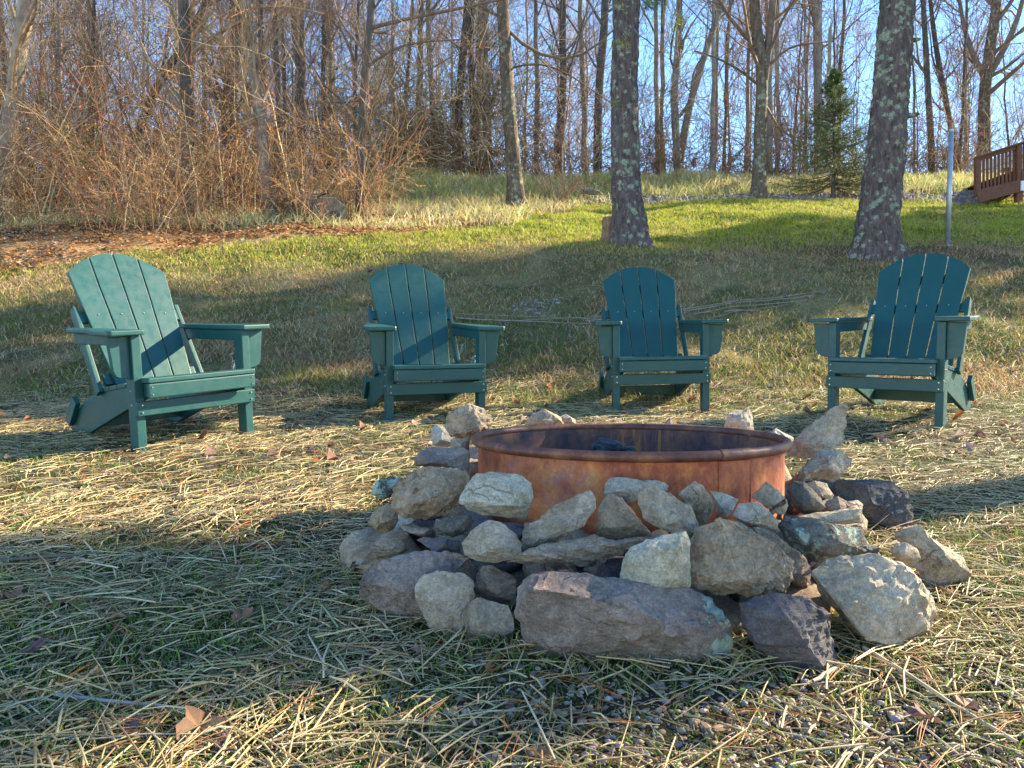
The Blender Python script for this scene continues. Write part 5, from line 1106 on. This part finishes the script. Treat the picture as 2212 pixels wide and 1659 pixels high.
# parked car beyond the deck
def car():
    Yc = 23.2; p = at(2185, 385, Yc); z = Hf(p.x, Yc); root = thing('parked_car', 'white car parked beyond the brown deck railing, seen between the balusters', 'car', (p.x+.6, Yc, z), R_(4))
    body = [(-2.2, .35), (-2.2, .75), (-2.05, .9), (-1.1, .98), (1.9, 1.0), (2.15, .85), (2.2, .4), (1.75, .3), (-1.8, .3)]
    obj('body', bm_mesh('body', prism(body, -.85, .85, 'xz', .03)), M['white'], root)
    cab = [(-1.1, .985), (-.45, 1.45), (1.2, 1.48), (1.85, 1.0)]; obj('cabin', bm_mesh('cabin', prism(cab, -.75, .75, 'xz', .03)), M['white'], root)
    for pl in ([(-.92, 1.02), (-.42, 1.4), (.3, 1.42), (.3, 1.02)], [(.38, 1.02), (.38, 1.42), (1.12, 1.42), (1.6, 1.02)]): obj('window', bm_mesh('window', prism(pl, -.765, -.74, 'xz', 0)), M['glass'], root)
    for x in (-1.4, 1.4):
        for y in (-.8, .8):
            bm = bmesh.new(); bmesh.ops.create_cone(bm, cap_ends=True, segments=24, radius1=.33, radius2=.33, depth=.2, matrix=Matrix.Translation((x, y, .33)) @ Matrix.Rotation(pi/2, 4, 'X')); wh = obj('wheel', bm_mesh('wheel', bm), M['tyre'], root)
            bm = bmesh.new(); bmesh.ops.create_cone(bm, cap_ends=True, segments=16, radius1=.19, radius2=.17, depth=.23, matrix=Matrix.Translation((x, y, .33)) @ Matrix.Rotation(pi/2, 4, 'X')); obj('rim', bm_mesh('rim', bm), M['galv'], wh)
car()
p = at(1499, 352, 24); o_ = obj('tape_marker', bm_mesh('tape_marker', prism([(-.07, 0), (.06, -.02), (.08, .22), (.01, .27), (-.06, .24)], -.012, .012, 'xz', .003)), M['pink'], None, p-Vector((0, 0, .12))); tag(o_, 'small pink marker tied low on a trunk in the wood right of the middle pine', 'marker')
# ---- individual fallen leaves in the foreground
def leaf_mesh(seed, L=1.):
    r_ = random.Random(seed); n_ = 18; bm = bmesh.new(); c = bm.verts.new((0, 0, 0)); ring_ = []
    for i in range(n_):
        a = i*2*pi/n_; lob = 1+.32*cos(a*5+.3)+.1*r_.uniform(-1, 1); r = .5*lob*(1.15 if abs(a-pi/2) < .5 else .95); x = r*cos(a)*.85; y = r*sin(a); z = .35*x*x*r_.uniform(.6, 1.4)+.16*sin(y*5+seed)+.05*r_.uniform(-1, 1)+abs(x)*.18
        ring_.append(bm.verts.new((x, y, z)))
    for i in range(n_): bm.faces.new((c, ring_[i], ring_[(i+1) % n_]))
    st = [bm.verts.new(v) for v in ((-.015, -.45, .03), (.015, -.45, .03), (.012, -.95, .12), (-.008, -.95, .12))]; bm.faces.new(st)
    me = bm_mesh('fallen_leaf', bm, False); return me
lms = []
for i in range(5):
    for cname, cc_ in (('plum', (.16, .085, .085)), ('brown', (.27, .15, .085)), ('tan', (.40, .27, .18))):
        me = leaf_mesh(i*3+1); a = me.color_attributes.new('Col', 'FLOAT_COLOR', 'POINT'); ar_ = np.ones((len(me.vertices), 4), np.float32); ar_[:, :3] = cc_; a.data.foreach_set('color', ar_.ravel()); lms.append((cname, me))
LV = [(272, 1602, 'plum', .075, 'dark plum leaf lying flat in the bottom left foreground shade'), (430, 1598, 'brown', .11, 'large curled brown leaf near the bottom edge left of centre'), (495, 1635, 'plum', .06, 'small plum leaf at the bottom edge right of the large curled leaf'),
      (75, 1420, 'plum', .06, 'dark leaf against the left edge in the foreground shade'), (255, 1352, 'tan', .045, 'small tan leaf in shade below the sunlit straw at left'), (520, 1350, 'brown', .07, 'brown leaf in the shade left of the stone pile'),
      (700, 1290, 'brown', .05, 'brown leaf close to the left foot of the stone pile'), (240, 1105, 'brown', .06, 'sunlit reddish leaf in the straw below the leftmost chair'), (560, 1090, 'tan', .05, 'pale curled leaf in sunlit straw midway to the stone pile'),
      (90, 1180, 'tan', .06, 'tan leaf on the sunlit straw at left'), (1995, 1575, 'plum', .07, 'plum leaf in the lower right foreground'), (2085, 1550, 'brown', .06, 'reddish brown leaf by the right edge of the foreground'),
      (1540, 1600, 'tan', .06, 'pale leaf on the sunlit gravel at bottom centre right'), (1160, 1655, 'brown', .05, 'small brown leaf at the bottom edge below the huge boulder'), (2035, 1290, 'brown', .04, 'tiny red brown leaf at the tip of the blue grey slab'),
      (905, 1430, 'tan', .05, 'pale leaf below the rounded grey stone'), (30, 1300, 'brown', .07, 'curled brown leaf at the left edge of the sunlit straw'), (370, 1235, 'plum', .05, 'plum leaf where the sunlit straw meets the shade'), (2120, 885, 'brown', .06, 'orange brown leaf right of the rightmost chair')]
for i, (px, py, cn, sz, lab) in enumerate(LV):
    y = ground_hit(px, py); p = at(px, py, y); me = rs_.choice([m_ for c_, m_ in lms if c_ == cn]); o_ = obj('fallen_leaf', me, M['leaf'], None, (p.x, y, Hf(p.x, y)+.018)); sz *= .72; o_.scale = (sz, sz, sz); o_.rotation_euler = (rs_.uniform(-.3, .3), rs_.uniform(-.3, .3), rs_.uniform(0, 6.28)); tag(o_, lab, 'leaf')
# a few fallen sticks in the foreground
for lab, a, b, w_, col in [('mottled grey twig lying in the lower left foreground', (120, 1520), (420, 1555), 9, (.27, .25, .23)), ('dark broken twig at the left edge of the straw', (0, 1225), (230, 1215), 8, (.17, .13, .1)), ('long pale cane lying at the right foreground beside the tan boulder', (1865, 1420), (2200, 1640), 9, (.45, .36, .24)), ('short thick pale cane end leaning on the dark slate', (1805, 1470), (1760, 1500), 11, (.5, .42, .3))]:
    ya = ground_hit(*a); yb = ground_hit(*b); pa = at(*a, ya); q = at(*b, yb); K = 12; P = np.array([tuple(pa.lerp(q, k/(K-1))) for k in range(K)]); P[:, 2] = H(P[:, 0], P[:, 1], False)+.02; P[:, :2] += np.cumsum(rng.normal(0, .0015, (K, 2)), 0); o0 = P[0].copy()
    v, q_ = tubes((P-o0)[None], (np.linspace(1, .7, K)*w_/2/F*ya)[None], 8); o_ = obj('twig', np_mesh('twig', v, q_, np.full((len(v), 3), col), True), M['twig'], None, o0); tag(o_, lab, 'twig')

# ---- look-alikes of the wood: say which one by its place
from collections import defaultdict
_d = defaultdict(list)
for o_ in S.objects:
    if o_.get('group') == 'bare trees of the wood': _d[o_['label']].append(o_)
_ord = ['leftmost', 'second from left', 'third from left', 'fourth from left', 'fifth from left', 'sixth from left', 'seventh from left', 'eighth from left', 'ninth from left', 'tenth from left', 'eleventh from left', 'twelfth from left']
for lab, os_ in _d.items():
    if len(os_) > 1:
        for k, o_ in enumerate(sorted(os_, key=lambda q: q.location.x/q.location.y)): o_['label'] = lab.replace(' in the wood ', ', ').replace('bare ', '')+', '+(_ord[k] if k < 12 and k < len(os_)-1 else 'rightmost')
